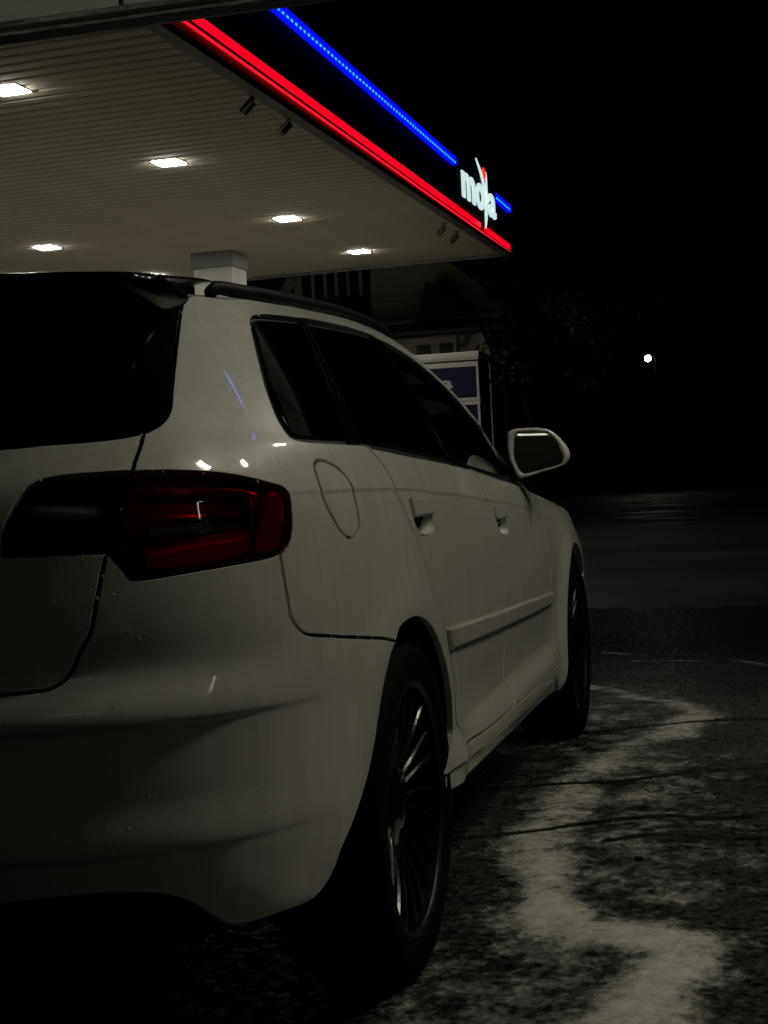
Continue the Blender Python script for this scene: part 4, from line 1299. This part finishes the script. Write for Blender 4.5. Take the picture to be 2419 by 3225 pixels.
def build_sign():
    # the lit name on the fascia; local x runs along the fascia away from the viewer, local y up
    root = empty('lit_sign', (-2.385, 22.15, CZ), 0)
    root.rotation_euler = (math.radians(90), 0, math.radians(90) + ROT)
    tag(root, 'lit white moya lettering with a red drop on the canopy fascia', 'sign')
    MB().box(-3.84, -1.24, .20, .88, .002, .075).build('sign_panel', M['sign_panel'], root)
    def letter(ch, x0, x1, z0, z1):
        o = fit_text(ch, x0, x1, z0, z1, 'letter', M['sign_white'], root, .012)
        o.location = (0, 0, .088)
    letter('m', -3.59, -2.76, .342, .735)
    letter('o', -2.68, -2.13, .337, .745)
    letter('a', -1.85, -1.31, .340, .720)
    def blade(l, r, name, mat):
        n = len(l)
        b = MB()
        pts = l + r[::-1]
        v = [(x, y, .080) for x, y in pts] + [(x, y, .1015) for x, y in pts]
        k = len(pts)
        f = []
        for i in range(n - 1):
            a, c = i, k - 1 - i
            q = (a, a + 1, c - 1, c)
            f.append(tuple(k + j for j in q))
            f.append(q[::-1])
        for i in range(k):
            j = (i + 1) % k
            f.append((i, j, k + j, k + i))
        return link(name, mesh_of(name, v, f), mat, root)
    def arc(p, w, n=18):
        p = np.array(p)
        c = curve([tuple(q) for q in p], .02)
        s = np.linspace(0, 1, n)
        u = np.linspace(0, 1, len(c))
        cx, cy = np.interp(s, u, c[:, 0]), np.interp(s, u, c[:, 1])
        ww = np.interp(s, np.linspace(0, 1, len(w)), w)
        d = np.gradient(np.stack([cx, cy], 1), axis=0)
        d /= np.linalg.norm(d, axis=1, keepdims=True)
        nx, ny = -d[:, 1], d[:, 0]
        return [(a - p_ * q, b - r_ * q) for a, b, p_, r_, q in zip(cx, cy, nx, ny, ww)], [(a + p_ * q, b + r_ * q) for a, b, p_, r_, q in zip(cx, cy, nx, ny, ww)]
    l, r = arc([(-2.607, 1.098), (-2.475, 1.025), (-2.30, .925), (-2.16, .80), (-2.04, .64), (-2.01, .50)], [.003, .022, .038, .05, .05, .02])
    blade(l, r, 'long_stroke', M['sign_white'])
    l, r = arc([(-1.945, 1.005), (-1.93, .88), (-1.965, .73), (-1.99, .53), (-2.05, .315), (-2.133, .093)], [.003, .03, .085, .085, .055, .003])
    blade(l, r, 'short_stroke', M['sign_white'])
    l, r = arc([(-2.115, 1.050), (-2.10, .95), (-2.09, .845)], [.003, .10, .105, .07, .004])
    blade(l, r, 'red_drop', M['sign_red'])

# ---------------------------------------------------------------- wash-bay roof over the car
def build_wash_roof():
    root = empty('wash_bay_roof', (0, 4.03, 3.3))
    tag(root, 'steel edge and pale sheets of the wash-bay roof in the top left corner', 'roof')
    x0, x1, yb = -4.2, 5.2, -9.6
    for i, (a, b) in enumerate(((x0, -3.15), (-3.10, -1.385), (-1.335, .38), (.43, 2.15), (2.20, 3.8), (3.85, x1))):
        for c, d in ((yb, -6.4), (-6.35, -3.2), (-3.15, -.115)):
            MB().box(a + .01, b - .01, c, d, .60, .62).build('roof_sheet', M['ceiling_sheet'], root)
    for a, b in ((x0, -3.14), (-3.11, -1.375), (-1.345, .39), (.42, 2.16), (2.19, 3.81), (3.84, x1)):
        MB().box(a, b, -.112, -.098, .027, .598).build('upright_panel', M['wash_sheet'], root)
    for x in (-3.125, -1.36, .405, 2.175, 3.825):
        MB().box(x - .013, x + .013, -.104, -.090, .027, .598).build('panel_joint', M['dark_steel'], root)
        MB().box(x - .020, x + .020, yb, -.115, .57, .599).build('rib', M['wash_beam'], root, bevel=.004)
    for y in (-6.375, -3.175):
        MB().box(x0, x1, y - .05, y + .05, .47, .569).build('cross_beam', M['wash_beam'], root, bevel=.004)
    MB().box(x0, x1, -.113, -.045, .0, .026).build('edge_angle', M['wash_beam'], root, bevel=.004)
    MB().box(x0, x1, -.044, -.030, .010, .66).build('edge_web', M['dark_steel'], root)
    MB().box(x0, x1, -.029, -.003, -.014, .012).build('edge_lip', M['wash_beam'], root)
    MB().box(x0, x1, -.002, .030, -.045, .66).build('edge_gutter', M['dark_steel'], root, bevel=.004)
    MB().box(x0, x1, yb, -.1, .64, .66).build('roof_deck', M['dark_steel'], root)
    for x, y in ((-4.1, -.2), (5.1, -.2), (-4.1, -9.5), (5.1, -9.5)):
        MB().box(x - .06, x + .06, y - .06, y + .06, -3.3, .60).build('post', M['dark_steel'], root)
    MB().box(x0, x1, yb - .15, yb, -3.3, .60).build('rear_wall', M['back_wall'], root)
    # lamps under it
    def fixture(nm, loc, rz, length, mat, lab):
        e = empty(nm, loc, rz)
        tag(e, lab, 'lamp', 'tube lamps under the wash-bay roof')
        MB().box(-.045, .045, -length / 2 - .03, length / 2 + .03, .0, .05).build('housing', M['cctv'], e)
        MB().tube([(-.03, -length / 2, -.018), (-.03, length / 2, -.018)], .014, 10).build('tube', mat, e)
        MB().tube([(.03, -length / 2, -.018), (.03, length / 2, -.018)], .014, 10).build('tube', mat, e)
        MB().box(-.004, .004, -.004, .004, .05, 3.90 - loc[2]).build('hanger', M['cctv'], e)
    fixture('tube_lamp', (2.2, -.12, 3.05), PI / 2 + .2, .35, M['tube'], 'twin tube lamp right of the car over its rear wheel')
    fixture('tube_lamp', (2.25, 1.95, 3.05), 0, .35, M['tube'], 'twin tube lamp right of the car over its front door')
    fixture('tube_lamp', (2.0, -4.9, 3.05), PI / 2, 1.9, M['tube_rear'], 'twin tube lamp behind the viewer that the door mirror shows')
    fixture('tube_lamp', (2.75, .74, 3.05), PI / 2 + .2, .35, M['tube'], 'twin tube lamp right of the car over its rear door')
    fixture('tube_lamp', (-1.9, 1.9, 3.12), PI / 2, .5, M['added_tube'], 'added twin tube lamp, out of view left of the car, brightening the roof panels')  # added lamp, out of view, to brighten the upright roof panels
    sl = empty('wall_lamp', (5.02, -1.5, 2.5))
    tag(sl, 'upright tube lamp on the right edge of the wash bay reflected in the rear bumper', 'lamp')
    MB().box(.0, .05, -.05, .05, -.5, .5).build('housing', M['cctv'], sl)
    MB().tube([(-.02, .34, .50), (-.02, .16, .53), (-.02, .06, .42), (-.02, -.02, .10), (-.02, -.10, -.44)], .02, 10).build('tube', M['side_tube'], sl)
    MB().box(.05, .12, -.06, .06, -2.5, .79).build('post', M['dark_steel'], sl)
    b = empty('blue_light_strip', (2.4, 1.5, 3.24))
    tag(b, 'thin blue light strip under the wash-bay roof seen only as reflections', 'light strip')
    MB().box(-.75, .85, -.03, .03, .012, .066).build('rail', M['cctv'], b)
    for a, c, y in ((-.72, -.40, .0), (-.10, .06, -.02), (.66, .80, .02)):
        MB().tube([(a, y, .0), (c, y, .0)], .008, 8).build('blue_tube', M['blue_tube'], b)

# ---------------------------------------------------------------- sign cabinet beyond the bonnet
def build_cabinet():
    root = empty('sign_cabinet', (-1.89, 16.0, 0))
    tag(root, 'white framed cabinet with navy panels behind the windscreen pillar', 'cabinet')
    MB().box(-1.65, 0, .03, .80, .0, 2.52).build('body', M['cab_dark'], root, bevel=.01)
    MB().prism([(-.02, 2.515), (-.035, 2.56), (-.02, 2.615), (.05, 2.63), (.80, 2.63), (.80, 2.515)], 0, -1.67, .015).build('cornice', M['cab_white'], root, bevel=.006)
    fr = M['cab_white']
    MB().box(-1.65, .0, .0, .029, 2.432, 2.497).build('frame_rail', fr, root, bevel=.004)
    MB().box(-1.65, .01, -.012, .029, 1.985, 2.028).build('frame_rail', fr, root, bevel=.004)
    MB().box(-1.65, .01, -.012, .029, 1.932, 1.980).build('frame_rail', fr, root, bevel=.004)
    MB().box(-1.65, .0, .0, .029, .10, .16).build('frame_rail', fr, root, bevel=.004)
    for a, b in ((-.032, .0), (-1.65, -1.618)):
        MB().box(a, b, .001, .03, 2.03, 2.431).build('frame_post', fr, root, bevel=.003)
        MB().box(a, b, .001, .03, .161, 1.931).build('frame_post', fr, root, bevel=.003)
    MB().box(-1.616, -.034, .012, .028, 2.03, 2.431).build('navy_panel', M['cab_navy'], root)
    MB().box(-1.616, -.034, .012, .028, .161, 1.931).build('navy_panel', M['cab_navy'], root)
    for i, (ch, a, b, lo) in enumerate((('m', -1.10, -.88, .165), ('o', -.86, -.69, .163), ('y', -.67, -.51, .12), ('a', -.495, -.348, .163))):
        o = fit_text(ch, a, b, 2.0 + lo, 2.27, 'letter', M['cab_letter'], root, .003)
        o.rotation_euler = (PI / 2, 0, 0)
        o.location = (0, .008, 0)

# ---------------------------------------------------------------- houses, tree, street lamp
def build_background():
    h = empty('house', (-5.404, 29.98, .183))
    h.scale = (.803, .803, .803)
    tag(h, 'dim stucco house with steep dark roof below the canopy', 'house')
    X = 7.1
    def at(pts):
        return [(x + X, z) for x, z in pts]
    MB().prism(at([(-8.92, -.3), (-5.13, -.3), (-5.13, 6.0), (-6.7, 7.25), (-8.92, 9.0)]), 1, 0, 8).build('wall', M['stucco'], h)
    MB().prism(at([(-5.3, 6.05), (-5.49, 6.03), (-5.47, 6.27), (-8.92, 9.06), (-8.92, 9.3), (-4.75, 5.95), (-4.75, 5.75)]), 1, -.5, 8.3).build('roof', M['roof_dark'], h)
    # lower wing with its own steep gable roof
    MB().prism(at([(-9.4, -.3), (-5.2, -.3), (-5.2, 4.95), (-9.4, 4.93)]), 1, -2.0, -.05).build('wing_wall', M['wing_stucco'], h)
    wr = MB()
    wr.prism([(-2.55, 4.93), (-2.55, 5.02), (-.05, 5.52), (-.05, 4.93)], 0, -9.6 + X, -4.75 + X)
    wing = wr.build('wing_roof', M['roof_dark'], h)
    MB().prism(at([(-7.34, 5.45), (-5.60, 5.40), (-7.02, 6.53)]), 1, -1.2, -.06).build('gable', M['roof_dark'], h)
    for a, b in ((-7.19, -6.79), (-6.56, -6.18)):
        w = MB().box(a + X, b + X, -2.03, -2.002, 3.55, 4.70).build('window', M['window_dark'], h)
        MB().box(a + X - .04, b + X + .04, -2.09, -2.031, 3.47, 3.54).build('sill', M['board_white'], w)
    MB().box(-6.02 + X, -5.94 + X, -2.4, -2.32, -.3, 4.93).build('porch_post', M['roof_dark'], h)
    MB().prism(at([(-5.94, 4.55), (-5.86, 4.55), (-5.60, 4.92), (-5.72, 4.92)]), 1, -2.4, -2.32).build('brace', M['roof_dark'], h)
    for z in (5.96, 6.33, 6.42):
        MB().box(-8.9 + X, -5.2 + X, -.02, -.004, z, z + .012).build('plaster_joint', M['roof_dark'], h)
    # timber gable with pale boards
    t = empty('timber_gable', (-8.536, 29.82, .183))
    t.scale = (.803, .803, .803)
    tag(t, 'dark timber-clad house front with pale upright boards beside the pillar', 'house')
    MB().box(-4.5, 2.06, 0, 6, -.3, 9.2).build('cladding', M['cladding'], t)
    MB().prism([(-4.9, 9.0), (2.4, 9.0), (-1.2, 11.2)], 1, -.4, 6.2).build('roof', M['roof_dark'], t)
    for x in (-10.56, -10.19, -9.86, -9.50, -9.14):
        MB().box(x + 11 - .042, x + 11 + .042, -.05, -.002, 6.43, 7.6).build('board', M['board_white'], t)
    MB().box(-.10, .12, -.08, -.002, 5.8, 7.6).build('corner_post', M['board_white'], t)
    MB().prism([(-.62, 6.62), (-.30, 6.62), (.08, 7.15), (-.28, 7.15)], 1, -.07, -.003).build('diagonal_board', M['board_white'], t)
    # tall house far behind with white bargeboards
    k = empty('gable_top', (-9.3, 46, 0))
    tag(k, 'faint white roof edge of a tall house above the blue light band', 'house')
    MB().prism([(-3.5, 0), (1.6, 0), (1.6, 12.6), (.2, 14.05), (-.7, 14.1), (-3.5, 11.6)], 1, 0, 7).build('wall', principled('tall_house_wall', (.03, .03, .035), .9), k)
    MB().prism([(-.75, 14.10), (.32, 14.10), (.30, 14.22), (-.75, 14.24)], 1, -.35, 7).build('ridge_board', M['bargeboard'], k)
    MB().prism([(.30, 14.0), (.30, 14.22), (.92, 13.66), (.86, 13.50)], 1, -.35, -.2).build('bargeboard', M['bargeboard'], k)
    for a, b, z in ((-.06, .10, 13.35), (.34, .46, 12.9)):
        MB().box(a, b, -.14, -.01, z, 14.0).build('timber', M['bargeboard'], k)
    # tree at the right of the houses
    tr = empty('leafy_tree', (-2.9, 27.0, 0))
    tag(tr, 'dark leafy tree at the right end of the dim house', 'tree')
    tk = MB()
    tk.tube([(0, 0, 0), (.05, .1, 1.5), (-.05, .05, 3.0), (.1, .1, 4.2)], [.20, .16, .13, .08], 10)
    tk.tube([(-.05, .05, 2.6), (-.7, .2, 3.6), (-1.1, .1, 4.6)], [.09, .06, .03], 8)
    tk.tube([(.0, .05, 3.0), (.8, -.1, 3.9), (1.4, .2, 4.8)], [.09, .06, .03], 8)
    tk.tube([(.05, .1, 3.8), (.1, -.6, 4.8), (.0, -.9, 5.6)], [.07, .05, .02], 8)
    tk.build('trunk', M['bark'], tr, smooth=True)
    cl = [(rng.normal(1.5, .85), rng.normal(0, 1.0), rng.normal(5.0, .85), rng.uniform(.35, .75)) for _ in range(34)]
    V, f = [], []
    for cx, cy, cz, cr in cl:
        for _ in range(110):
            d = rng.normal(0, 1, 3); d /= np.linalg.norm(d)
            p = np.array([cx, cy, cz]) + d * cr * rng.uniform(.3, 1.0)
            a = rng.normal(0, 1, 3); a /= np.linalg.norm(a)
            b = np.cross(a, rng.normal(0, 1, 3)); b /= max(np.linalg.norm(b), 1e-6)
            s = rng.uniform(.05, .10)
            q = len(V)
            V += [tuple(p - a * s), tuple(p - b * s * .5), tuple(p + a * s), tuple(p + b * s * .5)]
            f.append((q, q + 1, q + 2, q + 3))
    link('crown', mesh_of('crown', V, f), M['leaf'], tr)
    # street lamp far off
    s = empty('street_lamp', (-3.27, 70, 0))
    tag(s, 'lone distant street lamp glowing in the black night at right', 'street lamp')
    MB().tube([(0.35, 0, 0), (.35, 0, 6.5), (.25, 0, 6.75), (.0, 0, 6.85)], .06, 10).build('pole', M['pole'], s, smooth=True)
    MB().box(-.30, .20, -.14, .14, 6.62, 6.74).build('lamp_hood', M['pole'], s, bevel=.02)
    me = bpy.data.meshes.new('bulb')
    import bmesh
    bm = bmesh.new()
    bmesh.ops.create_icosphere(bm, subdivisions=3, radius=.15)
    bm.to_mesh(me); bm.free()
    o = link('bulb', me, M['lamp_head'], s)
    o.location = (0, -.22, 6.52)

build_ground()
build_wash_roof()
build_canopy()
build_sign()
build_cabinet()
build_background()
build_car()
